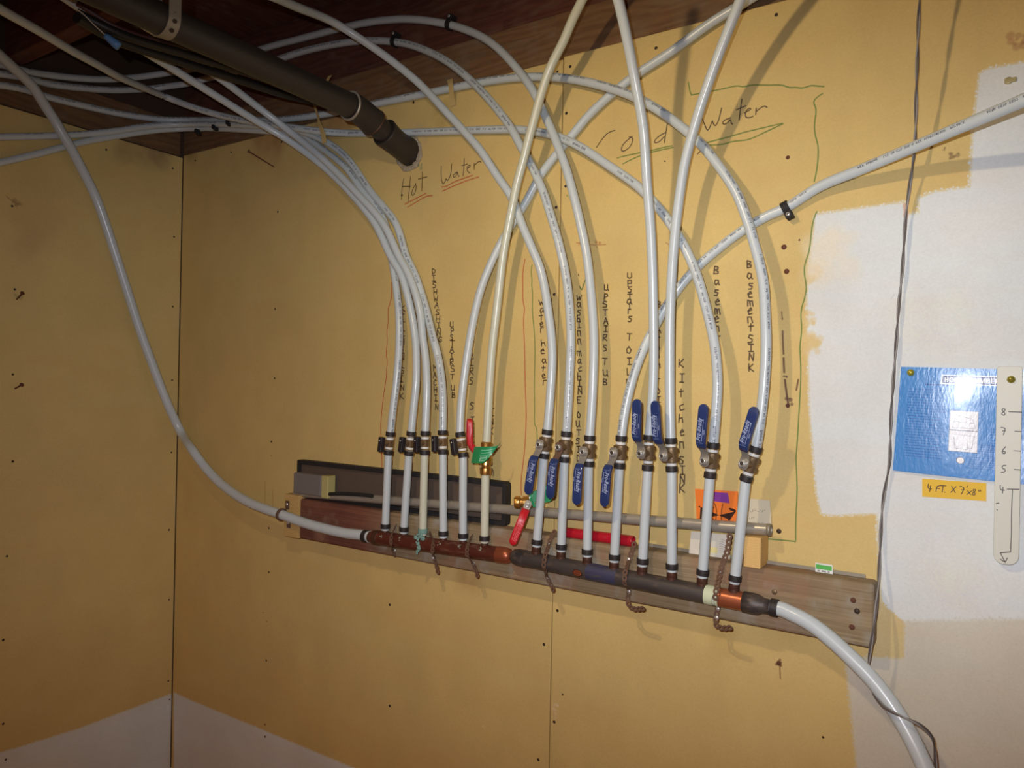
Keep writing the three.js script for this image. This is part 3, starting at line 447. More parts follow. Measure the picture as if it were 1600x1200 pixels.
// long pipes, from above their valve to where they leave the frame: [px, py, metres off the back wall] or [.., l, 'l'] off the left wall or [.., depth, 'd']
const U = (i) => RISERS[i].pu, end = (i) => U(i).clone().addScaledVector(RISERS[i].vd, i === 5 ? -0.008 : -0.0048);
const LONG = [
  [0, M.pexPrint, 'printed white pipe leftmost of the bundle rising from the hot valves', [[614, 640, .055], [619, 600, .052], [622.5, 560, .048], [624, 520, .043], [622.5, 480, .036], [617, 435, .027], [611, 400, .02], [602, 350, .018], [588, 325, .018], [566, 298, .018], [540, 262, .016], [500, 230, .014], [470, 213, .011], [440, 207, .0095], [410, 204.5, .0095], [330, 200.5, .0095], [285, 201, .03], [250, 203, .018, 'l'], [217, 207, .012, 'l'], [186, 212, .01, 'l'], [130, 222, .01, 'l'], [60, 240, .01, 'l'], [0, 254, .012, 'l'], [-120, 280, .012, 'l']], .55],
  [1, M.pex, 'plain white pipe second in the hot bundle, front left strand across the dark cables', [[646, 640, .055], [650, 600, .053], [650.5, 560, .05], [649, 530, .048], [641, 480, .046], [627, 430, .045], [610, 400, .045], [586, 350, .042], [546, 300, .042], [500, 256, .05], [450, 219, .085], [397, 187, .15], [325, 142, .26], [266, 105, .35], [232, 84, .41], [180, 50, .49], [110, 2, .58], [20, -60, .66]], 0],
  [2, M.pex, 'plain white pipe third in the hot bundle, front right strand under the drain pipe', [[666, 640, .055], [667, 600, .053], [665, 560, .05], [661, 530, .048], [655, 480, .047], [639, 430, .046], [623, 400, .047], [599, 350, .048], [556, 300, .055], [500, 244, .066], [450, 203, .09], [400, 165, .15], [350, 127, .235], [300, 92, .31], [260, 62, .37], [222, 38, .43], [190, 20, .48], [120, -20, .57]], 0],
  [3, M.pexPrint, 'printed white pipe rightmost of the hot bundle above the fourth black valve', [[692, 640, .055], [690.6, 600, .053], [685, 560, .05], [676, 525, .045], [665, 480, .029], [649, 430, .025], [635, 400, .022], [619, 350, .02], [601, 325, .02], [580, 300, .018], [545, 250, .018], [520, 228, .02], [485, 210, .0225], [445, 200, .0235], [410, 197, .021], [330, 194, .023], [285, 194.5, .042], [250, 196, .03, 'l'], [217, 199, .024, 'l'], [186, 204, .02, 'l'], [110, 211, .012, 'l'], [0, 214, .012, 'l'], [-120, 216, .012, 'l']], .22],
  [4, M.pex, 'white pipe from the red-lever valve, crossing behind to the upper right corner', [[720, 640, .055], [724, 600, .053], [731, 550, .048], [741, 494, .041], [752, 450, .034], [767, 412, .026], [788, 370, .016], [820, 319, .011], [844, 275, .0095], [867, 244, .0095], [895, 210, .0095], [925, 175, .0095], [987, 122, .0095], [1050, 80, .0095], [1112, 35, .011], [1150, 12, .013], [1210, -25, .02], [1290, -70, .03]], 0],
  [5, M.pexCream, 'straight cream pipe rising from the shiny brass valve to the ceiling', [[763, 640, .056], [765, 600, .056], [769, 545, .058], [775, 494, .06], [780, 450, .06], [786, 400, .062], [795, 350, .064], [800, 325, .066], [807, 290, .068], [819, 245, .072], [829, 206, .076], [857, 112, .085], [880, 65, .092], [895, 30, .1], [912, -5, .11], [935, -55, .13], [960, -120, .15]], 0],
  [6, M.pex, 'plain white pipe arching from the water heater valve to the top left edge', [[861, 600, .055], [863, 560, .053], [861, 520, .052], [857, 490, .05], [852, 456, .05], [844, 419, .05], [831, 387, .05], [817, 354, .05], [800, 310, .05], [775, 272, .051], [750, 234, .053], [724, 204, .056], [700, 178, .06], [650, 126, .075], [587, 77, .115], [525, 37, .18], [462, 10, .30], [425, -6, .38], [360, -30, .5], [280, -60, .62]], 0],
  [7, M.pexPrint, 'printed white pipe arching under the lower black clip, past the washing machine lettering', [[888, 630, .055], [890, 587, .054], [892, 525, .052], [887, 450, .05], [875, 387, .048], [857, 325, .046], [850, 303, .045], [835, 268, .044], [815, 231, .042], [795, 195, .04], [750, 140, .03], [700, 97, .014], [650, 73, .001], [620, 66, -.003], [575, 63.5, -.003], [525, 69, -.003], [475, 80, -.003], [437, 92, -.003], [380, 109, -.002], [330, 121, .01], [290, 131, .05], [262, 135, .035, 'l'], [240, 138, .012, 'l'], [180, 141, .0, 'l'], [120, 137, .0, 'l'], [75, 131, .004, 'l'], [35, 121, .02, 'l'], [-60, 108, .03, 'l']], .15],
  [8, M.pex, 'plain white pipe arching highest along the joist, held by the upper black clip', [[925, 630, .055], [927, 587, .054], [928, 530, .052], [925, 475, .05], [917, 400, .048], [907, 350, .047], [895, 300, .046], [885, 264, .045], [872, 229, .044], [865, 211, .043], [850, 177, .041], [831, 139, .038], [806, 105, .03], [775, 73, .016], [750, 56, .006], [725, 45.5, -.001], [704, 39, -.003], [687, 35.5, -.003], [655, 31, -.003], [625, 30, -.003], [575, 35, -.003], [525, 46, -.003], [475, 59, -.003], [425, 72, -.003], [360, 92, -.002], [318, 104, .01], [285, 111, .045], [262, 114, .04, 'l'], [220, 120, .012, 'l'], [167, 124, .0, 'l'], [120, 122, .0, 'l'], [75, 117, .004, 'l'], [35, 110, .02, 'l'], [-60, 84, .03, 'l']], 0],
  [9, M.pexPrint, 'printed white pipe bending right from the toilet valve past the single wall clip', [[977, 640, .053], [990, 587, .045], [1007, 542, .034], [1025, 507, .024], [1040, 480, .018], [1065, 445, .013], [1092, 415, .011], [1137, 377, .0095], [1165, 357, .0095], [1200, 337, .0095], [1228, 325, .0095], [1280, 292, .016], [1350, 263, .034], [1425, 231, .062], [1500, 199, .095], [1600, 156, .14], [1700, 110, .19]], -.35],
  [10, M.pex, 'straight white pipe left of the pair climbing from the raised blue levers', [[1018, 640, .057], [1021, 587, .058], [1021.5, 545, .06], [1021, 500, .062], [1019.5, 425, .07], [1016, 350, .08], [1011, 287, .092], [1005, 200, .115], [992, 125, .14], [980, 62, .17], [966, 0, .205], [945, -70, .25]], 0],
  [11, M.pex, 'straight white pipe right of the pair climbing from the raised blue levers', [[1047, 640, .057], [1046.5, 587, .057], [1047, 500, .058], [1050, 425, .06], [1055, 362, .064], [1061, 312, .068], [1070, 255, .074], [1083, 205, .08], [1100, 150, .09], [1127, 75, .105], [1157, 0, .125], [1185, -70, .15]], 0],
  [12, M.pexPrint, 'printed white pipe arching low across the wall from the basement lettering', [[1119, 640, .056], [1121, 600, .055], [1119, 560, .053], [1115, 530, .051], [1105, 487, .049], [1087, 425, .046], [1065, 377, .043], [1037, 335, .039], [1000, 294, .034], [975, 275, .031], [950, 258, .03], [925, 241, .029], [900, 226, .029], [875, 215, .026], [850, 208, .02], [815, 203, .011], [760, 203, .0095], [700, 205, .0095], [600, 208, .0095], [540, 208, .016], [500, 205, .033], [455, 199, .042], [420, 194.5, .044], [385, 189, .049], [340, 179, .067], [300, 167, .1], [262, 152.5, 1.84, 'd'], [220, 135, 1.72, 'd'], [186, 120, 1.62, 'd'], [150, 100, 1.52, 'd'], [110, 78, 1.42, 'd'], [60, 48, 1.31, 'd'], [0, 14, 1.2, 'd'], [-80, -35, 1.08, 'd']], .05],
  [13, M.pexPrint, 'printed white pipe rightmost of all, arching over from the basement sink lettering', [[1190, 640, .056], [1195, 587, .055], [1197, 540, .054], [1196, 500, .053], [1192, 437, .051], [1177, 375, .049], [1165, 337, .048], [1150, 300, .046], [1125, 262, .044], [1095, 225, .041], [1050, 187, .037], [1012, 162, .034], [975, 145, .031], [925, 130, .026], [875, 121.5, .018], [844, 120, .012], [800, 122, .0095], [762, 127, .0095], [719, 135, .0095], [650, 149.5, .0095], [600, 159.5, .0095], [560, 168, .0095], [525, 175, .0095], [490, 181, .0095], [455, 185.5, .01], [425, 187.5, .011], [380, 188, .012], [330, 187.5, .014], [290, 187.5, .03], [255, 187, .02, 'l'], [220, 183, .012, 'l'], [186, 177.5, .01, 'l'], [120, 163, .01, 'l'], [76, 152, .012, 'l'], [30, 138, .02, 'l'], [-60, 126, .03, 'l']], .36],
];
for (const [i, mat, label, spec, spin] of LONG) {
  const pts = [end(i), U(i).clone(), ...path(spec)];
  const m = tag(mesh('water_pipe', sweep(pts, R, { spin: spin * 1.6, radial: 20, ref: V(0.3, -0.2, 1) }), mat), label, 'pipe');
  if (i !== 5) ring(m, U(i), RISERS[i].vd); recentre(m);
}
// ------------------------------------------------------------------ the two manifolds
function nipple(p, q, r) { return sweep([p, q], r, { straight: true, n: 1 }); }
const hotA = B(577, 838.5, HV), hotB = B(797, 869, HV), coldA = B(801, 869, HV), coldB = B(1176, 943, HV);
const hotX = V(1, 0, 0).copy(hotB).sub(hotA).normalize(), coldX = coldB.clone().sub(coldA).normalize();
function onAxis(a, x, p) { return a.clone().addScaledVector(x, p.clone().sub(a).dot(x)); }
{
  const r = 0.0146, t = thing('hot_manifold', 'reddish brown copper manifold on the left, feeding the six hot risers', 'manifold');
  const g = sweep([hotA.clone().addScaledVector(hotX, 0.012), hotB.clone().addScaledVector(hotX, -0.016)], r, { straight: true, n: 12, radial: 28 }); const tube = mesh('tube', g, M.hotCopper, t);
  along(mesh('end_cap', lathe([[0, 0.017], [0.009, 0.0155], [0.0135, 0.010], [0.0152, 0.002], [0.0156, -0.014], [0.0148, -0.0145], [0, -0.0145]], 28), M.copper, t), hotB.clone().addScaledVector(hotX, -0.012), hotX);
  along(mesh('reducer', lathe([[0, -0.002], [0.0112, -0.002], [0.0112, 0.004], [0.0152, 0.018], [0.0156, 0.03], [0.0148, 0.032], [0, 0.032]], 28), M.copperDark, t), hotA, hotX);
  for (let i = 0; i < 6; i++) { const q = RISERS[i].pb.clone().addScaledVector(RISERS[i].dir, -0.005); mesh('nipple', nipple(onAxis(hotA, hotX, RISERS[i].pb), q, 0.0068), M.copperDark, t); }
  // verdigris crust under the third riser and small solder drips at the others
  const lumps = []; let base = RISERS[2].pb.clone().addScaledVector(RISERS[2].dir, -0.011).add(V(0, 0, .006));
  for (let k = 0; k < 46; k++) { const s = rr(.0012, .0042), gg = new THREE.IcosahedronGeometry(s, 1), drop = k > 26, w = drop ? .004 : .012; gg.scale(1, rr(.6, 1.3), .7); gg.translate(base.x + rr(-1, 1) * w, base.y + (drop ? -rr(.004, .034) : rr(-.005, .005)), base.z + (drop ? .0085 : rr(.002, .008))); lumps.push(gg); }
  const cr = mesh('corrosion', join(lumps), M.corrosion, tube); cr.userData.label = 'pale green verdigris crust';
  for (const i of [0, 1, 3, 4, 5]) { const b = RISERS[i].pb.clone().addScaledVector(RISERS[i].dir, -0.016).add(V(0, 0, .012)); const d = []; for (let k = 0; k < 5; k++) { const gg = new THREE.IcosahedronGeometry(rr(.001, .0022), 1); gg.translate(b.x + rr(-.003, .003), b.y - rr(-.002, .006), b.z + rr(0, .002)); d.push(gg); } mesh('solder_drip', join(d), M.galv, tube); }
  settle(t);
}
{
  const r = 0.0149, t = thing('cold_manifold', 'dark grey copper manifold on the right, feeding the eight cold risers', 'manifold');
  const at = (px, py) => onAxis(coldA, coldX, B(px, py, HV));
  const seg = (name, p, q, rad, mat, label) => { const m = mesh(name, sweep([p, q], rad, { straight: true, n: 8, radial: 28 }), mat, t); if (label) m.userData.label = label; return m; };
  const s = [coldA.clone().addScaledVector(coldX, 0.014), at(920, 893), at(966, 901), at(1103, 929), at(1121, 932), at(1176, 943)];
  seg('tube', s[0], s[1], r, M.coldPipe); seg('tube', s[1], s[2], r, M.bluePipe, 'blue stained stretch of tube'); seg('tube', s[2], s[4], r, M.coldPipe);
  seg('tube', s[4], s[5], r - .0003, M.shinyCopper, 'bright bare copper stretch');
  along(mesh('end_cap', lathe([[0, -0.0165], [0.009, -0.015], [0.0135, -0.010], [0.0152, -0.002], [0.0158, 0.014], [0.015, 0.0145], [0, 0.0145]], 28), M.coldPipe, t), coldA.clone().addScaledVector(coldX, 0.014), coldX);
  along(mesh('reducer', lathe([[0, -0.014], [0.0158, -0.014], [0.0162, 0.0], [0.0155, 0.008], [0.0118, 0.016], [0.0112, 0.026], [0, 0.026]], 28), M.coldPipe, t), s[5], coldX);
  const pc = canvas(128, 64), px = pc.getContext('2d'); px.fillStyle = css(206, 214, 178); px.fillRect(0, 0, 128, 64); px.strokeStyle = css(100, 110, 110); px.lineWidth = 4; px.beginPath(); px.arc(82, 24, 10, 0, 7); px.stroke(); px.fillStyle = css(120, 126, 116); px.fillRect(74, 18, 14, 6);
  const lab = mesh('paper_label', sweep([s[3], s[4].clone().addScaledVector(coldX, .004)], r + .0005, { straight: true, n: 1, radial: 28, open: true, ref: V(.1, 0, 1) }), std({ map: (() => { const tt = tex(pc, { repeat: true }); tt.repeat.set(40, 1); return tt; })(), roughness: .7, side: THREE.DoubleSide }), t); lab.userData.label = 'pale green paper label';
  for (let i = 6; i < 14; i++) { const q = RISERS[i].pb.clone().addScaledVector(RISERS[i].dir, -0.005); along(mesh('nipple', lathe([[0, 0], [.0082, 0], [.0082, .013], [.0074, .0145], [0, .0145]], 20), M.brassOld.clone(), t), q.clone().addScaledVector(RISERS[i].dir, -.0175), RISERS[i].dir).material = M.copperDark; mesh('stub', nipple(onAxis(coldA, coldX, RISERS[i].pb), q.clone().addScaledVector(RISERS[i].dir, -.012), .0085), M.copperDark, t); }
  const patch = mesh('bare_patch', lathe([[0, .0006], [.006, .0005], [.0075, 0], [0, 0]], 18).scale(1.25, 1, .85), M.copper, t); patch.userData.label = 'bare copper spot'; along(patch, at(908, 890).add(V(0, -.003, r - .0004)), V(0, -.2, 1)); settle(t);
}
// supply mains, a size larger
{
  const hp = [hotA.clone().addScaledVector(hotX, 0.001), ...path([[566, 836, HV], [540, 833, HV], [500, 824, HV], [470, 815, HV], [440, 804, .059], [415, 795.5, .058], [390, 785.5, .055], [365, 771, .05], [340, 751, .045], [318, 727, .045], [300, 702, .05], [283, 676, .05, 'l'], [262, 631, .035, 'l'], [235, 561, .022, 'l'], [215, 505, .016, 'l'], [200, 458, .014, 'l'], [180, 396, .013, 'l'], [165, 350, .013, 'l'], [150, 309, .013, 'l'], [128, 264, .022, 'l'], [110, 230, .033, 'l'], [98, 210, .035, 'l'], [86, 189, .036, 'l'], [69, 163, .042, 'l'], [50, 134, .055, 'l'], [20, 105, .08, 'l'], [-30, 60, .12, 'l']])];
  const m = tag(mesh('supply_pipe', sweep(hp, RB, { radial: 24 }), M.pex), 'thick white pipe curving down the left corner into the copper manifold', 'pipe');
  ring(m, B(572, 838, HV), hotX, true);
  const wr = mesh('white_band', lathe([[.0113, -.0012], [.0122, -.0012], [.0122, .0012], [.0113, .0012], [.0113, -.0012]], 28), M.collar, m); along(wr, B(576, 838.8, HV).addScaledVector(hotX, .003), hotX); recentre(m);
  const cs = coldB.clone().addScaledVector(coldX, 0.022), cp = [cs, cs.clone().addScaledVector(coldX, .022), ...path([[1233, 957, .06], [1252, 966, .063], [1272, 978, .066], [1292, 993.5, .069], [1312, 1011, .073], [1332, 1030, .077], [1352, 1050, .081], [1372, 1073, .086], [1392, 1100, .092], [1410, 1129, .098], [1426, 1158, .104], [1442, 1192, .11], [1460, 1240, .118], [1480, 1300, .125]])];
  const c = tag(mesh('supply_pipe', sweep(cp, RB, { radial: 24 }), M.pex), 'thick white pipe curving away from the cold manifold to the lower right', 'pipe');
  ring(c, cs.clone().addScaledVector(coldX, .010), coldX, true); recentre(c);
}
// ------------------------------------------------------------------ valves
const bodyGeo = toCreasedNormals(lathe([[0, -0.0185], [0.0078, -0.0185], [0.0082, -0.0125], [0.0108, -0.0115], [0.0112, -0.006], [0.0102, -0.0045], [0.0106, 0.003], [0.0112, 0.006], [0.0108, 0.0115], [0.0082, 0.0125], [0.0078, 0.0185], [0, 0.0185]], 24), 0.5);
const hexFlange = new THREE.CylinderGeometry(0.0122, 0.0122, 0.0065, 6);
const bossGeo = new THREE.CylinderGeometry(0.0062, 0.0085, 0.016, 20).rotateX(Math.PI / 2).translate(0, 0, 0.0105);
const collarGeo = lathe([[0.0076, -0.0021], [0.0083, -0.0021], [0.0083, 0.0021], [0.0076, 0.0021], [0.0076, -0.0021]], 22);
function bar(stations, n = 24, power = 0.45) {        // loft of rounded rectangles: [y, z, half width, half thickness, x]
  const pos = [], uv = [], idx = []; const N = stations.length;
  stations.forEach(([y, z, a, b, x = 0], i) => {
    const p = stations[Math.max(0, i - 1)], q = stations[Math.min(N - 1, i + 1)], ty = q[0] - p[0], tz = q[1] - p[1], len = Math.hypot(ty, tz) || 1, ny = -tz / len, nz = ty / len;
    for (let j = 0; j < n; j++) { const th = Math.PI * 2 * j / n, cx = Math.sign(Math.cos(th)) * Math.abs(Math.cos(th)) ** power * a, cz = Math.sign(Math.sin(th)) * Math.abs(Math.sin(th)) ** power * b; pos.push(x + cx, y + ny * cz, z + nz * cz); uv.push(cx / 0.023 + 0.5, y / 0.08); }
  });
  for (let i = 0; i < N - 1; i++) for (let j = 0; j < n; j++) { const a = i * n + j, b = i * n + (j + 1) % n; idx.push(a, b, a + n, b, b + n, a + n); }
  const s0 = pos.length / 3, s = stations[0], e = stations[N - 1]; pos.push(s[4] || 0, s[0], s[1], e[4] || 0, e[0], e[1]); uv.push(.5, s[0] / .08, .5, e[0] / .08);
  for (let j = 0; j < n; j++) { idx.push(s0, (j + 1) % n, j, s0 + 1, (N - 1) * n + j, (N - 1) * n + (j + 1) % n); }
  const g = new THREE.BufferGeometry(); g.setAttribute('position', new THREE.Float32BufferAttribute(pos, 3)); g.setAttribute('uv', new THREE.Float32BufferAttribute(uv, 2)); g.setIndex(idx); return toCreasedNormals(g, 0.9);
}
function gripTex(col, ink, text, sub) {
  const c = canvas(256, 1024), x = c.getContext('2d'); x.fillStyle = css(...col); x.fillRect(0, 0, 256, 1024);
  x.save(); x.translate(118, 600); x.rotate(-Math.PI / 2); x.fillStyle = css(...ink, .85); x.textBaseline = 'middle';
  x.font = 'bold italic 118px sans-serif'; x.fillText(text, -20, -20, 440); x.fillRect(-20, 46, 430, 7); x.font = 'bold 28px sans-serif'; x.fillText(sub, 110, 78, 220); x.restore();
  x.fillStyle = css(...ink, .6); x.fillRect(66, 650, 120, 6); x.font = 'bold 26px sans-serif'; x.fillText('1/2', 104, 640);
  return tex(c, { repeat: true });
}
const blueGrip = phys({ map: gripTex([36, 54, 104], [186, 198, 226], 'Pro-Ready', 'VALVES'), roughness: .42, clearcoat: .2 });
const redGrip = phys({ map: gripTex([196, 30, 40], [228, 110, 110], 'Pro-Ready', 'BRASS'), roughness: .36, clearcoat: .3 });
const tip = (y0, y1, z0, z1, a, b, n = 6) => Array.from({ length: n }, (_, i) => { const t = Math.sin(Math.PI / 2 * (i + 1) / n); return [y0 + (y1 - y0) * t, z0 + (z1 - z0) * t, Math.max(.0008, a * Math.sqrt(Math.max(0, 1 - t * t * .985))), b * (1 - .25 * t)]; });
const neckGeo = bar([[-.009, .0205, .0045, .0013], [-.006, .0205, .0075, .0013], [0, .0205, .0082, .0013], [.007, .0207, .0075, .0013], [.012, .0225, .0062, .0013], [.018, .028, .006, .0013], [.024, .0335, .006, .0013], [.030, .0358, .006, .0013]], 20, .3);
const gripGeo = bar([[.0205, .0305, .0068, .0022], [.0212, .0312, .0076, .0032], [.027, .0352, .008, .0034], [.033, .0368, .0082, .0034], [.055, .0374, .0083, .0034], [.076, .038, .0084, .0034], ...tip(.0795, .0885, .0381, .0383, .0084, .0034)]);
const nutGeo = join([new THREE.CylinderGeometry(.0058, .0064, .0045, 6).rotateX(Math.PI / 2).translate(0, 0, .0242), new THREE.TorusGeometry(.0038, .0011, 8, 20).translate(0, 0, .0266)]);
const studGeo = new THREE.CylinderGeometry(.0027, .0027, .0022, 12).rotateX(Math.PI / 2).translate(0, 0, .0263);
const washerGeo = new THREE.CylinderGeometry(.0072, .0072, .0012, 22).rotateX(Math.PI / 2).translate(0, 0, .0224);
function makeCold(up) {
  const t = thing('ball_valve', 'pending', 'valve', 'blue-levered cold valves');
  mesh('body', join([bodyGeo, hexFlange.clone().translate(0, 0.0075, 0), hexFlange.clone().translate(0, -0.0075, 0), bossGeo]), M.brassOld, t);
  for (const s of [-1, 1]) mesh('collar', collarGeo, M.collar, t).position.y = s * .0152;
  const lever = mesh('lever', neckGeo, M.steel, t); mesh('grip', gripGeo, blueGrip, lever); if (!up) lever.rotation.z = Math.PI;
  mesh('washer', washerGeo, M.steel, t); mesh('nut', nutGeo, M.steelBright, t); mesh('stem_end', studGeo, M.stud, t); return t;
}
function orient(t, p, yDir, yaw = 0, k = 1) {
  const y = yDir.clone().normalize(), z = V(Math.sin(yaw), 0, Math.cos(yaw)); z.addScaledVector(y, -z.dot(y)).normalize();
  t.position.copy(p); t.quaternion.setFromRotationMatrix(new THREE.Matrix4().makeBasis(y.clone().cross(z), y, z)); return t;
}
const down = makeCold(false), upv = makeCold(true); let usedDown = false, usedUp = false;
const VL = ['blue-levered valve pointing down, leftmost of the cold valves', 'blue-levered valve pointing down, second from the left, with a browned nut', 'blue-levered valve pointing down beside the word outside', 'blue-levered valve pointing down below the toilet lettering', 'raised blue lever valve, left of the close pair', 'raised blue lever valve, right of the close pair, beside the kitchen lettering', 'raised blue lever valve above the orange card', 'raised blue lever valve rightmost of all, beside the basement sink lettering'];
for (let i = 6; i < 14; i++) {
  const r = RISERS[i]; let t;
  if (r.up) { t = usedUp ? upv.clone() : upv; if (usedUp) { t.name = numbered('ball_valve'); scene.add(t); } usedUp = true; } else { t = usedDown ? down.clone() : down; if (usedDown) { t.name = numbered('ball_valve'); scene.add(t); } usedDown = true; }
  t.userData = { label: VL[i - 6], category: 'valve', group: r.up ? 'cold valves with raised blue levers' : 'cold valves with lowered blue levers' };
  const len = r.pu.distanceTo(r.pl); orient(t, r.pl.clone().lerp(r.pu, .5), r.vd, [0, -.05, -.02, -.15, -.2, -.25, -.25, -.3][i - 6]); t.scale.setScalar(1); if (i === 7) t.children[4].material = t.children[3].material = M.rust;
  void len;
}
// small hot valves with a black tee handle
const smallBody = toCreasedNormals(lathe([[0, -.0115], [.0068, -.0115], [.0068, -.0075], [.0088, -.007], [.0088, .007], [.0068, .0075], [.0068, .0115], [0, .0115]], 6), .4);
function makeSmall() {
  const t = thing('stop_valve', 'pending', 'valve'); mesh('body', smallBody, M.brassOld, t);
  for (const s of [-1, 1]) mesh('collar', collarGeo, M.collar, t).position.y = s * .0098;
  mesh('stem', new THREE.CylinderGeometry(.0045, .0055, .012, 14).rotateX(Math.PI / 2).translate(0, 0, .011), M.brassOld, t);
  const h = mesh('handle', boxG(.011, .031, .011, .002).translate(.0, -.002, .0215), M.black, t); mesh('handle_screw', new THREE.SphereGeometry(.0016, 10, 8).translate(0, .006, .0272), M.screw, h); return t;
}
const small = makeSmall();
const SL = ['small black-handled valve at the far left of the row', 'second black-handled valve from the left end of the row', 'black-handled valve with green staining over the cream riser', 'black-handled valve left of the red lever', 'black-handled valve partly hidden behind the red lever'];
for (let i = 0; i < 5; i++) {
  const r = RISERS[i], t = i ? small.clone() : small; if (i) { t.name = numbered('stop_valve'); scene.add(t); }
  t.userData = { label: SL[i], category: 'valve', group: 'black-handled hot valves' }; orient(t, r.pl.clone().lerp(r.pu, .5), r.vd, -.12);
}
// shiny brass push-fit valves: one on the last hot riser, a spare one lying on the conduit
const brassGeo = toCreasedNormals(lathe([[0, -.033], [.0095, -.033], [.0128, -.031], [.0134, -.021], [.0128, -.0195], [.0098, -.0185], [.0098, -.0135], [.0132, -.0125], [.0132, .0], [.0112, .006], [.0108, .016], [.0128, .018], [.0132, .029], [.0095, .0315], [0, .0315]], 30), .5);
const redNeck = bar([[-.008, .019, .004, .0012], [-.004, .019, .0062, .0012], [0, .019, .0066, .0012], [.008, .0195, .006, .0012], [.014, .0225, .0055, .0012], [.022, .029, .0055, .0012]], 18, .35);
const redGripGeo = bar([[.008, .0196, .0062, .0022], [.0088, .0199, .0074, .0036], [.014, .0228, .0074, .0062], [.021, .0285, .0074, .0062], [.027, .0318, .0074, .0062], [.040, .033, .0076, .0064], [.060, .0338, .0077, .0064], ...tip(.066, .074, .034, .0342, .0077, .0064)]);
function makeBrass(label, group) {
  const t = thing('brass_valve', label, 'valve', group); mesh('body', brassGeo, M.brass, t);
  mesh('stem', new THREE.CylinderGeometry(.005, .0065, .014, 18).rotateX(Math.PI / 2).translate(0, 0, .0145), M.steel, t);
  const lever = mesh('lever', redNeck, M.galv, t); mesh('grip', redGripGeo, redGrip, lever); mesh('nut', nutGeo.clone().scale(.85, .85, .85).translate(0, 0, -.0005), M.steelBright, t); return t;
}
{
  const r = RISERS[5], t = makeBrass('shiny brass valve with upright red lever and a green paper tag');
  orient(t, r.pl.clone().lerp(r.pu, .49), r.vd, -.78); t.children[0].scale.set(.84, .98, .84);
  // the printed card tag wrapped round the body
  const tagC = canvas(256, 128), x = tagC.getContext('2d'); x.fillStyle = css(36, 148, 90); x.fillRect(0, 0, 256, 128); x.fillStyle = css(150, 205, 178, .8); for (let k = 0; k < 4; k++) x.fillRect(70, 24 + k * 22, 110 - k * 12, 7); x.strokeStyle = css(190, 225, 205); x.lineWidth = 4; x.strokeRect(80, 84, 60, 26); x.beginPath(); x.arc(176, 98, 12, 0, 7); x.stroke();
  const a = [B(740, 701, .085), B(779, 697.5, .088), B(772, 706, .094), B(762, 717, .096), B(754, 722, .094), B(736, 723.5, .085), B(737, 718, .086), B(742, 709, .088)];
  const g = new THREE.BufferGeometry(), N = 16, pos = [], uv = [], idx = [];
  // two edges, left (short) to right (long), bowed round the valve
  const top = curve([B(741, 698, .082), B(752, 698, .09), B(764, 698, .09), B(779, 696, .078), B(783, 690, .07)]), bot = curve([B(736, 723.5, .082), B(746, 724, .091), B(756, 722.5, .093), B(765, 714, .09), B(774, 703, .08)]);
  for (let j = 0; j <= 6; j++) for (let i = 0; i <= N; i++) { const p = top.getPoint(i / N).lerp(bot.getPoint(i / N), j / 6); pos.push(p.x, p.y, p.z); uv.push(i / N, 1 - j / 6); }
  for (let j = 0; j < 6; j++) for (let i = 0; i < N; i++) { const q = j * (N + 1) + i; idx.push(q, q + N + 1, q + 1, q + 1, q + N + 1, q + N + 2); }
  g.setAttribute('position', new THREE.Float32BufferAttribute(pos, 3)); g.setAttribute('uv', new THREE.Float32BufferAttribute(uv, 2)); g.setIndex(idx); g.computeVertexNormals(); void a;
  const back = g.clone(), solid = g; { const p2 = back.attributes.position, n2 = back.attributes.normal; for (let i = 0; i < p2.count; i++) p2.setXYZ(i, p2.getX(i) - n2.getX(i) * .0004, p2.getY(i) - n2.getY(i) * .0004, p2.getZ(i) - n2.getZ(i) * .0004); back.index.array.reverse(); back.computeVertexNormals(); }
  const tm = phys({ map: tex(tagC), roughness: .32, side: THREE.DoubleSide }), pt = mesh('paper_tag', join([solid, back]), tm, t); t.updateMatrixWorld(true); pt.applyMatrix4(t.matrixWorld.clone().invert()); pt.userData.label = 'green printed paper tag';
}
{
  const t = makeBrass('spare brass valve lying on the conduit with red lever hanging down', 'loose valve');
  const p = B(826, 785, .058), ax = B(846, 786, .045).sub(B(806, 786, .066)).normalize(), g2 = B(797, 858, .085).sub(B(824, 790, .076)).normalize();
  // pipe axis along ax, lever along g2
  t.position.copy(p); const z = ax.clone().cross(g2).normalize().negate(), y = ax.clone(); if (z.z < 0) z.negate(); t.quaternion.setFromRotationMatrix(new THREE.Matrix4().makeBasis(y.clone().cross(z), y, z));
  t.updateMatrixWorld(true); const lv = t.children[2], loc = g2.clone().applyQuaternion(t.quaternion.clone().invert()); lv.rotation.z = Math.atan2(-loc.x, loc.y); t.children[0].scale.set(.85, .8, .85); delete t.userData.group;
  const cc = canvas(128, 128), x = cc.getContext('2d'); x.fillStyle = css(52, 150, 96); x.fillRect(0, 0, 128, 128); for (let k = 0; k < 9; k++) { x.fillStyle = css(190, 224, 205, .7); x.fillRect(12, 10 + k * 13, 90 - (k * 37) % 40, 4); }
  const film = mesh('paper_tag', quadSlab(B(827, 771, .066), B(862, 755, .045), B(862, 782, .045), B(832, 793, .066), .0005, V(0, 0, 1), 8, (u, v) => .006 * Math.sin(u * 9 + v * 4) * .6), phys({ map: tex(cc), roughness: .25 }), t); film.applyMatrix4(t.matrixWorld.clone().invert()); film.userData.label = 'crumpled green printed tag';
}
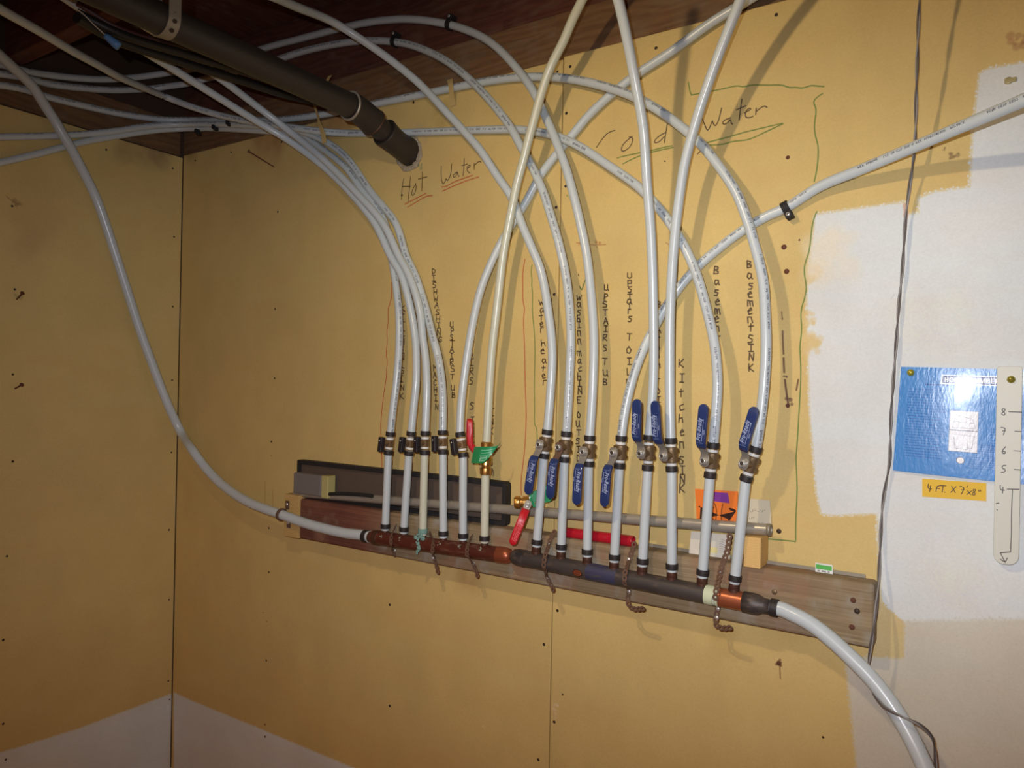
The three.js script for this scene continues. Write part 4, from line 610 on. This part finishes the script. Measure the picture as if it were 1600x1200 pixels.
// ------------------------------------------------------------------ rusty perforated hanger straps
function strap(label, pts, tail) {
  const c = curve(pts), len = c.getLength(), n = Math.round(len / .0086), links = [], q = new THREE.Quaternion();
  const shape = new THREE.Shape(); shape.absarc(0, 0, .0054, 0, Math.PI * 2); const hole = new THREE.Path(); hole.absarc(0, 0, .002, 0, Math.PI * 2, true); shape.holes.push(hole);
  const lg = new THREE.ExtrudeGeometry(shape, { depth: .001, bevelEnabled: false, curveSegments: 12 }).scale(.85, 1.08, 1);
  for (let i = 0; i <= n; i++) { const p = c.getPointAt(i / n), t = c.getTangentAt(i / n), z = V(0, 0, 1).addScaledVector(t, -t.z); if (z.length() < .2) z.set(0, 1, 0).addScaledVector(t, -t.y); z.normalize(); links.push(lg.clone().applyMatrix4(basisM(p, t.clone().cross(z), t, z))); }
  void q; void tail; const t = thing('hanger_strap', label, 'strap', 'rusty perforated straps on the timber'); mesh('strip', join(links), M.rust, t); return t;
}
const screwGeo = lathe([[0, .0022], [.0022, .002], [.0034, .0006], [.0034, 0], [0, 0]], 12).rotateX(Math.PI / 2);
function strapAt(label, top, mid1, mid2, bot, tail, screws, lead = []) {
  const t = strap(label, [...lead.map(([a, b, h]) => B(a, b, h)), B(...top, .0425), B(top[0] + (mid1[0] - top[0]) * .6, top[1] + (mid1[1] - top[1]) * .6, .060), B(...mid1, .0718), B(...mid2, .0745), B(mid2[0] + (bot[0] - mid2[0]) * .4, mid2[1] + (bot[1] - mid2[1]) * .4, .064), B(...bot, .0425), ...tail.map(([a, b, h]) => B(a, b, h))]);
  for (const [a, b, h = .0436] of screws) mesh('strap_screw', screwGeo, M.screw, t).position.copy(B(a, b, h)); settle(t);
}
strapAt('rusty strap over the cold manifold left end, tail below the timber', [860, 843], [852, 868], [850, 885], [856, 904], [[861, 914, .043], [864, 921, .046]], [[857, 850], [856, 902]], [[866, 832, .042]]);
strapAt('rusty strap over the cold manifold right of the blue stain', [984, 872], [977, 895], [976, 910], [983, 924], [[981, 936, .043], [983, 946, .046], [990, 951, .05], [1004, 951, .056]], [[982, 874], [983, 924]], [[991, 851, .042]]);
strapAt('rusty strap over the bright copper stretch, tail hooked right', [1128, 884], [1120, 918], [1118, 934], [1122, 951], [[1119, 965, .043], [1119, 976, .046], [1127, 981, .05], [1140, 981, .056]], [[1127, 895], [1122, 951], [1120, 965]], [[1140, 838, .043], [1136, 862, .042]]);
strapAt('rusty strap over the hot manifold near its right end', [737, 838], [731, 853], [730, 867], [740, 882], [[744, 891, .043], [746, 899, .046]], [[740, 880]]);
strapAt('short rusty strap under the hot manifold beside the corroded riser', [672, 833], [677, 848], [676, 862], [678, 871], [[681, 880, .042], [684, 893, .042]], [[676, 872]]);
strapAt('rusty strap over the hot manifold near its left end', [618, 822], [612, 836], [611, 850], [614, 860], [[616, 866, .042]], [[617, 860]]);
{ // pipe clamp on the ply offcut
  const t = thing('pipe_clamp', 'rusty two-eared clamp holding the thick left pipe on the offcut', 'clamp'), p = B(440, 804, .058), d = B(455, 809.5, .0585).sub(B(425, 798.5, .0578)).normalize();
  const g = new THREE.TorusGeometry(.0128, .0024, 8, 26).scale(1, 1, 2); const r = mesh('band', g, M.rust, t); r.position.copy(p); r.quaternion.setFromUnitVectors(V(0, 0, 1), d);
  for (const [a, b] of [[449, 789], [451, 818]]) { const e = mesh('ear', boxG(.012, .02, .002, .0008), M.rust, t); e.position.copy(B(a, b, .048)); mesh('clamp_screw', screwGeo, M.screw, e).position.set(0, .002, .001); } settle(t);
}
// black pipe clips with a nail
function clip(label, p, dir, side) {
  const t = thing('pipe_clip', label, 'clip', 'black plastic pipe clips');
  const x = dir.clone().normalize(), up = V(0, 0, 1).cross(x).normalize();
  const shape = new THREE.Shape(); shape.absarc(0, 0, .0108, -Math.PI * .1, Math.PI * 1.1); shape.lineTo(-.0108, -.0075); shape.lineTo(-.0082, -.0075); shape.lineTo(-.0082, 0); shape.absarc(0, 0, .0082, Math.PI, 0, true); shape.lineTo(.0082, -.0075); shape.lineTo(.0108, -.0075); shape.closePath();
  const g = new THREE.ExtrudeGeometry(shape, { depth: .011, bevelEnabled: false, curveSegments: 16 }).translate(0, 0, -.0055);
  // shape x along 'up', shape y along the wall normal, extrusion along the pipe
  mesh('saddle', g.applyMatrix4(basisM(p, up.clone(), V(0, 0, 1).addScaledVector(x, -x.z).normalize(), up.clone().cross(V(0, 0, 1)).normalize())), M.blackMatt, t);
  const e = p.clone().addScaledVector(up, side * .0135).add(V(0, 0, .001)); const b = mesh('nail_boss', boxG(.011, .011, .019, .001), M.blackMatt, t); b.position.copy(e); b.quaternion.setFromUnitVectors(V(1, 0, 0), x);
  const nl = mesh('clip_nail', lathe([[0, .002], [.0025, .0018], [.0032, .0006], [.0032, 0], [0, 0]], 14).rotateX(Math.PI / 2), M.screw, t); nl.position.copy(e).add(V(0, 0, .0098)); mesh('nail_dimple', new THREE.SphereGeometry(.0014, 10, 8), M.black, nl).position.z = .0016; return settle(t);
}
clip('black clip with bright nail on the printed pipe at right', B(1228, 325, .0095), B(1240, 318, .0095).sub(B(1216, 331, .0095)), -1);
clip('upper black clip holding the highest pipe on the joist', B(703, 38.5, -.003), B(715, 41.5, -.003).sub(B(690, 36, -.003)), 1);
clip('lower black clip holding the printed pipe on the joist', B(617, 65, -.003), B(630, 67, -.003).sub(B(605, 64, -.003)), 1);
for (const [a, b, n, h] of [[308, 205, 'left', .02], [335, 198.5, 'middle', .014], [357, 192, 'right', .014]]) {
  const t = thing('pipe_clip', { left: 'first tiny black clip under the pipe cluster, nearest the corner', middle: 'second tiny black clip from the corner under the pipe cluster', right: 'third tiny black clip from the corner under the pipe cluster' }[n], 'clip', 'tiny black clips in the corner');
  const p = B(a, b, h + .012); mesh('jaw', boxG(.008, .011, .014, .002), M.blackMatt, t).position.copy(p); mesh('nail_boss', boxG(.009, .008, .012, .0015), M.blackMatt, t).position.copy(p).add(V(.006, -.006, 0)); settle(t);
}
// ------------------------------------------------------------------ black drain pipe through the wall
{
  const X = -1.054, Y = EYE + .535, t = thing('drain_pipe', 'dark plastic drain pipe hung below the joists and elbowed through the wall', 'drain pipe');
  const wallP = B(640, 238, 0), P3 = (z, y) => V(X, EYE + y, z), facing = (m, p, d) => { m.position.copy(p); m.quaternion.setFromUnitVectors(V(0, 0, 1), d.clone().normalize()); return m; };
  mesh('pipe', sweep([P3(1.05, .54), P3(.172, .535)], .0238, { straight: true, n: 4, radial: 32 }), M.abs, t);
  mesh('elbow', sweep([P3(.176, .535), P3(.16, .5345), P3(.143, .532), P3(.126, .527), P3(.113, .5225)], (u) => .0285 - .0022 * Math.sin(Math.PI * u), { radial: 30, n: 18 }), M.abs, t);
  facing(mesh('elbow_lip', new THREE.TorusGeometry(.0268, .0024, 10, 32), M.conduit, t), P3(.1765, .535), V(0, 0, 1));
  facing(mesh('elbow_lip', new THREE.TorusGeometry(.0272, .0022, 10, 32), M.copperDark, t), P3(.1115, .522), V(0, .33, 1));
  mesh('short_pipe', sweep([P3(.115, .523), P3(.09, .5155), P3(.066, .508)], .0225, { radial: 30, n: 6 }), M.abs, t);
  mesh('elbow', sweep([P3(.078, .5125), P3(.06, .5065), P3(.04, .501), P3(.018, .4965), P3(-.012, .491)], (u) => .0292 - .0026 * Math.sin(Math.PI * Math.min(1, u * 1.25)), { radial: 30, n: 18 }), M.abs, t);
  facing(mesh('elbow_lip', new THREE.TorusGeometry(.0272, .0022, 10, 32), M.abs, t), P3(.0785, .5125), V(0, .3, 1));
  const cg = []; for (let k = 0; k < 26; k++) { const a = k / 26 * 6.283, gg = new THREE.IcosahedronGeometry(rr(.004, .008), 1); gg.scale(1, 1, .5); gg.translate(wallP.x + Math.cos(a) * .031, wallP.y - .004 + Math.sin(a) * .032, .002); cg.push(gg); }
  const ck = mesh('caulk', join(cg), std({ color: sc(160, 148, 126), roughness: .8 }), t); ck.userData.label = 'pale sealant ring at the wall'; settle(t);
  // perforated strap hanging the drain pipe
  const z = .55, s = thing('pipe_hanger', 'pale perforated metal strap looped under the dark drain pipe', 'strap');
  const band = new THREE.Shape(); band.absarc(0, 0, .0262, Math.PI, 0, false); band.lineTo(.0262, .16); band.lineTo(.0246, .16); band.lineTo(.0246, 0); band.absarc(0, 0, .0246, 0, Math.PI, true); band.lineTo(-.0246, .16); band.lineTo(-.0262, .16); band.closePath();
  mesh('band', new THREE.ExtrudeGeometry(band, { depth: .019, bevelEnabled: false, curveSegments: 24 }), M.galv, s).position.set(X, Y + .003, z);
  for (const [a, yy] of [[.35, 0], [-.25, 0], [0, .05], [-.8, 0]]) { const h = mesh('hole', new THREE.CylinderGeometry(.0034, .0034, .0014, 14), M.nail, s); const th = a; h.position.set(X + Math.cos(th) * (yy ? .0263 : .0263), Y + .002 + (yy || Math.sin(th) * .0263), z + .0095); h.quaternion.setFromUnitVectors(V(0, 1, 0), V(Math.cos(th), yy ? 0 : Math.sin(th), 0)); } settle(s);
}
// dark cables slung below the drain pipe
[[[[120, 20, 1.2], [185, 52, 1.24], [280, 82, 1.34], [380, 112, 1.46], [455, 136, 1.56], [520, 152, 1.66]], M.cable, 'black cable slung lowest beside the dark drain pipe', .0075],
  [[[120, 5, 1.22], [185, 44, 1.26], [280, 71, 1.36], [380, 97, 1.48], [455, 122, 1.58], [520, 142, 1.67]], M.cableRed, 'dull red cable running just under the dark drain pipe', .0045],
  [[[120, 28, 1.19], [185, 64, 1.275], [280, 96, 1.375], [380, 127, 1.50], [450, 149, 1.59], [515, 163, 1.69]], M.cable, 'black cable along the underside of the reddish cable bundle', .0085]].forEach(([pts, mat, label, r]) => { const m = tag(mesh('cable', sweep(pts.map(([a, b, d]) => Q(a, b, d)), r, { radial: 12 }), mat), label, 'cable'); recentre(m); });
{ // thin bare wire with a blue wire nut
  const t = thing('loose_wire', 'thin loose wire with a blue twist cap at upper left', 'wire');
  mesh('wire', sweep([Q(90, -8, 1.15), Q(110, 8, 1.17), Q(128, 20, 1.19), Q(146, 38, 1.21), Q(166, 56, 1.23)], .0011, { radial: 8 }), M.steelBright, t);
  const a = Q(164, 55, 1.23), b = Q(186, 73, 1.24); along(mesh('twist_cap', lathe([[0, 0], [.004, 0], [.0055, .004], [.0075, .02], [.007, .026], [0, .026]], 14), std({ color: sc(86, 130, 176), roughness: .4 }), t), a, b.clone().sub(a)); settle(t);
  const k = thing('pipe_clip', 'black clamp around the white pipe beside the dark drain pipe', 'clip'); const p0 = path([[222, 38, .43]])[0], p1 = path([[190, 20, .48]])[0]; along(mesh('saddle', lathe([[.0082, -.009], [.0115, -.009], [.0115, .009], [.0082, .009], [.0082, -.009]], 16), M.blackMatt, k), p0.clone().lerp(p1, .35), p1.clone().sub(p0)); settle(k);
}
// masking tape and big nails
{
  const strip = (label, pts, w) => { const c = curve(pts.map((p) => B(...p))), n = 16, pos = [], uv = [], idx = []; for (let i = 0; i <= n; i++) { const p = c.getPointAt(i / n), tw = Math.sin(i / n * 3) * .25, d = V(Math.cos(tw), .05, Math.sin(tw)).multiplyScalar(w(i / n)); for (const s of [-1, 1]) { const e = p.clone().addScaledVector(d, s); pos.push(e.x, e.y, e.z); uv.push((s + 1) / 2, i / n); } } for (let i = 0; i < n; i++) { const q = i * 2; idx.push(q, q + 2, q + 1, q + 1, q + 2, q + 3); } const g = new THREE.BufferGeometry(); g.setAttribute('position', new THREE.Float32BufferAttribute(pos, 3)); g.setAttribute('uv', new THREE.Float32BufferAttribute(uv, 2)); g.setIndex(idx); g.computeVertexNormals(); recentre(tag(mesh('tape_strip', g, M.tape), label, 'tape')); };
  strip('twisted masking tape hanging from the drain pipe over two pipes', [[516, 118, .03], [510, 128, .034], [500, 145, .034], [492, 160, .036], [496, 180, .044], [500, 196, .052], [505, 210, .054], [507, 224, .038]], (t) => .0062 + .002 * Math.sin(t * 9));
  strip('short masking tape wrapped over the upper pipe near the wall top', [[703, 124, .012], [704, 131, .021], [705, 140, .0215], [706, 149, .016], [707, 158, .008], [708, 165, .004]], (t) => .0072);
  const bigNail = (label, a, b) => { const t = thing('long_nail', label, 'nail'); const d = b.clone().sub(a); mesh('shank', sweep([a, a.clone().lerp(b, .5), b], .0017, { radial: 10 }), M.nailRust, t); along(mesh('head', lathe([[0, .001], [.0044, .001], [.0046, -.0006], [0, -.0006]], 16), M.nailRust, t), b, d); settle(t); };
  bigNail('long rusty nail sticking out of the wall near the corner', B(430, 262, -.003), B(388, 236, .05)); bigNail('rusty nail sticking out of the left wall board', L(25, 469, -.003), L(35, 458, .022)); bigNail('short rusty nail low on the left wall board', L(22, 608, -.003), L(34, 601, .02));
}
// ------------------------------------------------------------------ things stored on the timber's top edge
{
  const a = B(462, 778, .030).setY(BT + .0095), b = B(1203, 828, .030), t = thing('conduit', 'long grey metal conduit lying along the top of the timber', 'conduit'), d = b.clone().sub(a);
  mesh('tube', sweep([a, b], .0092, { straight: true, n: 20, radial: 26 }), M.conduit, t); along(mesh('tube_end', lathe([[.0070, -.004], [.0094, -.004], [.0097, 0], [.0092, .002], [.0070, .002], [.0070, -.004]], 24), M.galv, t), b, d); settle(t);
  const w = thing('wood_block', 'fresh yellow wood block under the right end of the conduit', 'wood block'), p0 = B(1163, 838, .05), p1 = B(1188, 843, .05); const ww = p1.x - p0.x + .002, top = B(1175, 839, .048).y, hh = top - BT;
  mesh('block', boxG(ww, hh, .046, .0015), M.freshWood, w).position.set((p0.x + p1.x) / 2, BT + hh / 2, .027); settle(w);
  // long dark level leaning on the wall
  const l0 = B(464, 728, .02), l1 = B(790, 748, .02), lv = thing('rimmed_panel', 'long dark brown panel with black rim leaning behind the hot risers', 'panel'); const lw = l1.x - l0.x, lt = (l0.y + l1.y) / 2 + .002, lh = lt - BT, cx = (l0.x + l1.x) / 2;
  const fr = new THREE.Shape(); fr.moveTo(-lw / 2, -lh / 2); fr.lineTo(lw / 2 - .006, -lh / 2); fr.quadraticCurveTo(lw / 2, -lh / 2, lw / 2, -lh / 2 + .006); fr.lineTo(lw / 2, lh / 2 - .008); fr.quadraticCurveTo(lw / 2, lh / 2, lw / 2 - .008, lh / 2); fr.lineTo(-lw / 2, lh / 2); fr.closePath();
  const hl = new THREE.Path(); hl.moveTo(-lw / 2 + .006, -lh / 2 + .008); hl.lineTo(-lw / 2 + .006, lh / 2 - .008); hl.lineTo(lw / 2 - .008, lh / 2 - .008); hl.lineTo(lw / 2 - .008, -lh / 2 + .008); hl.closePath(); fr.holes.push(hl);
  mesh('rim', new THREE.ExtrudeGeometry(fr, { depth: .018, bevelThickness: .0006, bevelSize: .0006, bevelSegments: 2 }), M.blackMatt, lv).position.set(cx, BT + lh / 2 + .001, .001); mesh('web', boxG(lw - .012, lh - .014, .008, .001), std({ color: sc(92, 78, 67), roughness: .6, bumpMap: grainBump, bumpScale: .0002 }), lv).position.set(cx, BT + lh / 2 + .001, .008); settle(lv);
  const s0 = B(458, 738, .047), s1 = B(502, 741, .047), sb = thing('grey_block', 'grey block with pale yellow end at the left end of the dark panel', 'block'); const sw = s1.x - s0.x, sh = s0.y - B(458, 770.5, .047).y;
  mesh('block', boxG(sw, sh, .024, .004), std({ color: sc(118, 112, 106), roughness: .85, bumpMap: grainBump, bumpScale: .0004 }), sb).position.set((s0.x + s1.x) / 2, s0.y - sh / 2, .035); mesh('end_band', boxG(.021, sh + .002, .0235, .002), std({ color: sc(178, 168, 108), roughness: .8 }), sb).position.set(s1.x + .0095, s0.y - sh / 2 - .001, .034); settle(sb);
  const fb = tag(mesh('black_bar', sweep([B(513, 772, .04), B(530, 771.5, .041), B(550, 772, .042), B(570, 773.5, .043), B(582, 775, .043)], .0042, { radial: 10 }).scale(1, 1, 1), M.blackMatt), 'thin curved black bar lying in front of the dark panel', 'bar'); recentre(fb);
  const rt = thing('red_tube', 'short glossy red tube lying on the timber behind the cold risers', 'tube'), ra = B(884, 832, .022), rb = B(989, 846, .022); mesh('tube', sweep([ra, rb], .0098, { straight: true, n: 4, radial: 24, open: true }), M.redTube, rt); const shaft = rb.clone().sub(ra); along(mesh('tube_end', lathe([[.0078, -.003], [.0098, -.003], [.0098, .0005], [.0078, .0005], [.0074, -.02], [0, -.02]], 22), M.redTube, rt), rb, shaft); along(mesh('tube_end', lathe([[0, 0], [.0092, 0], [.0098, .004], [0, .004]], 22), M.redTube, rt), ra, shaft); settle(rt);
  // thin steel rule along the wall with a green price tag
  const ru = thing('steel_rule', 'thin metal strip standing along the wall on the timber, right of the block', 'ruler'), u0 = B(1000, 855, .010), u1 = B(1352, 905, .010); mesh('strip', boxG(u1.x - u0.x, .0055, .0015, .0004), M.galv, ru).position.set((u0.x + u1.x) / 2, BT + .003, .008); settle(ru);
  const tg = canvas(128, 96), tx = tg.getContext('2d'); tx.fillStyle = css(226, 228, 222); tx.fillRect(0, 0, 128, 96); tx.fillStyle = css(84, 178, 78); tx.fillRect(4, 14, 118, 46); tx.fillStyle = css(150, 150, 146); tx.fillRect(16, 68, 20, 18); tx.fillRect(46, 68, 34, 18); tx.fillRect(92, 70, 14, 14);
  const pt = tag(mesh('price_tag', quadSlab(B(1274, 879, .0125), B(1301, 883, .0125), B(1301, 898, .0125), B(1274, 894, .0125), .0008), std({ map: tex(tg), roughness: .5 }), null), 'small green and white tag clipped on the metal strip', 'tag'); recentre(pt);
}
// cards and notes tucked behind the conduit
{
  const card = (name, label, cat, q, h, paint, w = 256, hh = 256, rough = .6, rotH) => { const c = canvas(w, hh); paint(c.getContext('2d'), w, hh); const m = tag(mesh(name, quadSlab(...q.map(([a, b], i) => B(a, b, rotH ? rotH[i] : h)), .0009), phys({ map: tex(c), roughness: rough })), label, cat); recentre(m); return m; };
  card('orange_card', 'orange printed card with a purple corner behind the right risers', 'card', [[1086, 764], [1153, 768], [1151, 826], [1089, 822]], .006, (x, w, h) => {
    x.fillStyle = css(236, 126, 52); x.fillRect(0, 0, w, h); x.fillStyle = css(128, 62, 150); x.beginPath(); x.moveTo(106, 10); x.lineTo(196, 12); x.lineTo(206, 72); x.lineTo(96, 64); x.fill(); x.strokeStyle = css(60, 36, 24); x.lineWidth = 4; x.beginPath(); x.moveTo(112, 74); x.quadraticCurveTo(138, 130, 116, 186); x.moveTo(164, 76); x.quadraticCurveTo(150, 130, 160, 190); x.moveTo(86, 100); x.lineTo(112, 104); x.moveTo(90, 140); x.lineTo(112, 142); x.moveTo(92, 170); x.lineTo(110, 172); x.stroke(); x.fillStyle = css(56, 36, 28);
    x.beginPath(); x.ellipse(226, 110, 24, 8, .3, 0, 7); x.ellipse(216, 152, 9, 7, 0, 0, 7); x.ellipse(206, 172, 6, 4, 0, 0, 7); x.ellipse(22, 104, 6, 4, 0, 0, 7); x.ellipse(14, 180, 5, 9, 0, 0, 7); x.fill(); }, 256, 220, .3);
  card('paper_note', 'grey paper note with faint handwriting right of the orange card', 'note', [[1160, 778], [1203, 782], [1206, 830], [1161, 826]], .004, (x, w, h) => { x.fillStyle = css(206, 196, 170); x.fillRect(0, 0, w, h); x.strokeStyle = css(120, 112, 106); x.lineWidth = 4; for (const [a, b, n] of [[30, 100, 5], [140, 96, 4], [60, 160, 3], [140, 200, 3]]) for (let k = 0; k < n; k++) { x.beginPath(); x.moveTo(a + k * 20, b + rr(-12, 12)); x.lineTo(a + k * 20 + rr(4, 16), b + rr(-14, 14)); x.stroke(); } }, 256, 256, .8);
  card('paper_note', 'white paper slip standing below the conduit behind a riser', 'note', [[1080, 830], [1142, 836], [1140, 874], [1076, 866]], .013, (x, w, h) => { x.fillStyle = css(214, 208, 192); x.fillRect(0, 0, w, h); x.fillStyle = css(226, 214, 150); x.fillRect(120, 150, 60, 60); x.strokeStyle = css(150, 140, 150); x.lineWidth = 3; for (let k = 0; k < 6; k++) { x.beginPath(); x.moveTo(190, 60 + k * 24); x.bezierCurveTo(210, 40 + k * 24, 220, 90 + k * 24, 244, 60 + k * 22); x.stroke(); } }, 256, 256, .7);
  // blue how-to poster, glossy and slightly bowed
  const c = canvas(1024, 1024), x = c.getContext('2d'); x.fillStyle = css(66, 138, 206); x.fillRect(0, 0, 1024, 1024); x.fillStyle = css(250, 250, 250); x.fillRect(352, 66, 486, 88); x.fillStyle = css(40, 66, 120); x.fillRect(360, 74, 470, 72); x.fillStyle = css(255, 255, 255); x.font = 'bold 62px sans-serif'; x.textBaseline = 'middle'; x.fillText('HOME PLUMBER', 374, 112, 442);
  x.fillStyle = css(28, 78, 150, .8); x.fillRect(220, 158, 200, 12); for (let k = 0; k < 26; k++) { x.fillStyle = css(30, 84, 158, .6); x.fillRect(80, 210 + k * 26, 330 - (k * 53) % 60, 7); if (k > 12) x.fillRect(760, 210 + k * 26, 200 - (k * 31) % 40, 7); }
  for (let k = 0; k < 12; k++) { x.fillStyle = css(30, 84, 158, .6); x.fillRect(600, 700 + k * 20, 330 - (k * 43) % 60, 6); }
  x.fillStyle = css(232, 234, 236); x.fillRect(440, 400, 224, 380); x.strokeStyle = css(120, 126, 140); x.lineWidth = 4; x.strokeRect(440, 400, 224, 180); x.strokeRect(440, 584, 224, 196); x.lineWidth = 3; x.beginPath(); x.moveTo(462, 560); x.lineTo(490, 440); x.lineTo(620, 470); x.lineTo(646, 556); x.closePath(); x.moveTo(480, 500); x.lineTo(630, 510); x.moveTo(470, 620); x.lineTo(640, 630); x.lineTo(620, 740); x.lineTo(586, 740); x.lineTo(586, 700); x.moveTo(480, 640); x.lineTo(488, 750); x.lineTo(590, 756); x.stroke();
  x.fillStyle = css(240, 240, 240); x.beginPath(); x.arc(538, 862, 30, 0, 7); x.fill(); x.strokeStyle = css(110, 110, 120); x.lineWidth = 5; x.stroke(); x.fillStyle = css(235, 235, 235); x.fillRect(870, 872, 100, 92); x.fillStyle = css(90, 90, 96); for (let k = 0; k < 9; k++) x.fillRect(882 + k * 9, 884, 3 + (k * 7) % 4, 70);
  const posterBump = tex(pixels(canvas(512, 512), (i, j) => { const v = 255 * (.6 * fbm(i / 9, j / 26, 3) + .4 * fbm(i / 40 + 9, j / 90, 2)); return [v, v, v]; }), { data: true });
  const A = B(1408, 573, .004), Bq = B(1604, 578, .004), Cq = B(1602, 757, .004), D = B(1395, 735, .004);
  const bow = (u, v) => .0045 * Math.sin(Math.PI * Math.min(1, u / .9)) * (.6 + .4 * Math.sin(Math.PI * v)) + .0012 * Math.sin(v * 6.5 + 1) * u;
  const t = thing('poster', 'glossy blue plumbing leaflet pinned on the white paint', 'poster');
  mesh('sheet', quadSlab(A, Bq, Cq, D, .0005, V(0, 0, 1), 40, bow), phys({ map: tex(c), roughness: .3, clearcoat: 1, clearcoatRoughness: .11, bumpMap: posterBump, bumpScale: .00042 }), t);
  mesh('pin', lathe([[0, .004], [.0025, .0038], [.0045, .002], [.005, 0], [0, 0]], 16).rotateX(Math.PI / 2), std({ color: sc(176, 168, 70), roughness: .3, metalness: .5 }), t).position.copy(B(1423, 582, .0068)); settle(t);
  // yellow label
  const yc = canvas(512, 160), y = yc.getContext('2d'); y.fillStyle = css(226, 182, 38); y.fillRect(0, 0, 512, 160); const put = (s, a, b, w, h) => { for (const l of FONT[s]) strokeLine(y, l.map(([u, v]) => [a + u * w - v * 6, b + v * h]), 7, css(60, 44, 20)); };
  put('4', 42, 44, 40, 66); put('F', 116, 50, 44, 52); put('T', 150, 48, 44, 58); put('.', 182, 60, 20, 46); put('X', 240, 48, 36, 54); put('7', 306, 40, 44, 70); put("'", 356, 34, 20, 40); put('x', 368, 70, 30, 42); put('8', 402, 56, 36, 60); put('"', 448, 66, 30, 40);
  recentre(tag(mesh('yellow_label', quadSlab(B(1441, 748, .001), B(1541, 755, .001), B(1541, 783, .001), B(1441, 776, .001), .0008), std({ map: tex(yc), roughness: .6 })), 'yellow paper label reading a measurement, stuck below the blue leaflet', 'label'));
  // cream gauge strip
  const gc = canvas(256, 2048), g = gc.getContext('2d'); g.fillStyle = css(206, 206, 190); g.fillRect(0, 0, 256, 2048); const P = (a, b) => [(a - 1559) / 38 * 256, (b - 573) / 307 * 2048], dig = (s, a, b) => { const [u, v] = P(a, b); for (const l of FONT[s]) strokeLine(g, l.map(([p, q]) => [u - 33 + p * 58, v - 37 + q * 76]), 10, css(52, 46, 44)); }, ln = (...q) => strokeLine(g, q.map((p) => P(...p)), 9, css(52, 46, 44));
  dig('8', 1570, 643); dig('7', 1571, 673); dig('6', 1572, 703); dig('5', 1572, 732); dig('4', 1570, 764); ln([1578, 643], [1597, 643]); ln([1588, 673], [1597, 673]); ln([1587, 703], [1597, 703]); ln([1588, 732], [1597, 732]); ln([1578, 763], [1596, 762]); ln([1586, 763], [1585, 800], [1586, 830], [1585, 860]); ln([1585, 860], [1569, 863]); ln([1569, 863], [1577, 877]); ln([1570, 873], [1577, 878], [1580, 870]); ln([1561, 787], [1565, 786]); ln([1562, 796], [1563, 797]);
  const W0 = B(1559, 573, .012), W1 = B(1597, 575, .012), H0 = B(1559, 880, .012), gw = W1.x - W0.x, gh = W0.y - H0.y, sh = new THREE.Shape(), r0 = .004, r1 = .014;
  sh.moveTo(r0, 0); sh.lineTo(gw - r0, 0); sh.quadraticCurveTo(gw, 0, gw, -r0); sh.lineTo(gw, -gh + r1); sh.quadraticCurveTo(gw, -gh, gw - r1, -gh); sh.lineTo(r1, -gh); sh.quadraticCurveTo(0, -gh, 0, -gh + r1); sh.lineTo(0, -r0); sh.quadraticCurveTo(0, 0, r0, 0);
  const eg = new THREE.ExtrudeGeometry(sh, { depth: .003, bevelThickness: .0008, bevelSize: .0008, bevelSegments: 2, curveSegments: 12 }), ep = eg.attributes.position, uv = []; for (let i = 0; i < ep.count; i++) uv.push(ep.getX(i) / gw, 1 + ep.getY(i) / gh); eg.setAttribute('uv', new THREE.Float32BufferAttribute(uv, 2));
  const gt = thing('gauge_strip', 'cream plastic strip marked eight to four hanging at the right edge', 'gauge'); mesh('strip', eg, std({ map: tex(gc), roughness: .5 }), gt).position.copy(W0).setZ(.0095); mesh('pin', lathe([[0, .005], [.003, .0045], [.0048, .002], [.005, 0], [0, 0]], 16).rotateX(Math.PI / 2), std({ color: sc(168, 158, 70), roughness: .25, metalness: .6 }), gt).position.copy(B(1580, 593, .0132)); settle(gt);
}
// wall anchor in the white paint
{ const t = tag(mesh('wall_anchor', join([lathe([[0, .002], [.0045, .0018], [.005, 0], [0, 0]], 14).rotateX(Math.PI / 2), boxG(.014, .006, .003, .001).translate(.002, 0, .001)]), std({ color: sc(170, 158, 110), roughness: .5, metalness: .3 })), 'small brass-coloured wall anchor in the white paint at upper right', 'anchor'); t.position.copy(B(1576, 126, 0)); }
// twisted wire pair hanging down the right of the board
{
  const c = curve(path([[1450, -140, .09], [1437, 0, .068], [1432, 130, .05], [1429, 230, .03], [1420, 300, .018], [1415, 340, .0125], [1410, 420, .01], [1404, 480, .009], [1400, 540, .009], [1394, 620, .009], [1391, 690, .009], [1390, 720, .009], [1379, 790, .0085], [1375, 860, .012], [1372, 920, .030], [1366, 975, .048], [1360, 1015, .05], [1357, 1040, .05], [1357, 1062, .062], [1366, 1086, .092], [1384, 1106, .112], [1410, 1120, .121], [1436, 1132, .122], [1454, 1149, .112], [1460, 1168, .1], [1463, 1230, .095]]));
  const t = thing('twisted_wire', 'twisted grey and white wire pair hanging down past the leaflet', 'wire'), N = 420, A = [], D = [];
  for (let i = 0; i <= N; i++) { const u = i / N, p = c.getPointAt(u), tg = c.getTangentAt(u), n = V(0, 0, 1).addScaledVector(tg, -tg.z).normalize(), b = tg.clone().cross(n), th = u * c.getLength() / .11 * 6.283; const o = n.multiplyScalar(Math.cos(th) * .0013).addScaledVector(b, Math.sin(th) * .0013); A.push(p.clone().add(o)); D.push(p.clone().sub(o)); }
  mesh('strand', sweep(A, .0012, { radial: 8, n: N * 2 }), std({ color: sc(92, 84, 80), roughness: .5 }), t).userData.label = 'grey strand'; mesh('strand', sweep(D, .0012, { radial: 8, n: N * 2 }), std({ color: sc(138, 134, 130), roughness: .5 }), t).userData.label = 'pale strand'; settle(t);
}

renderer.render(scene, camera);
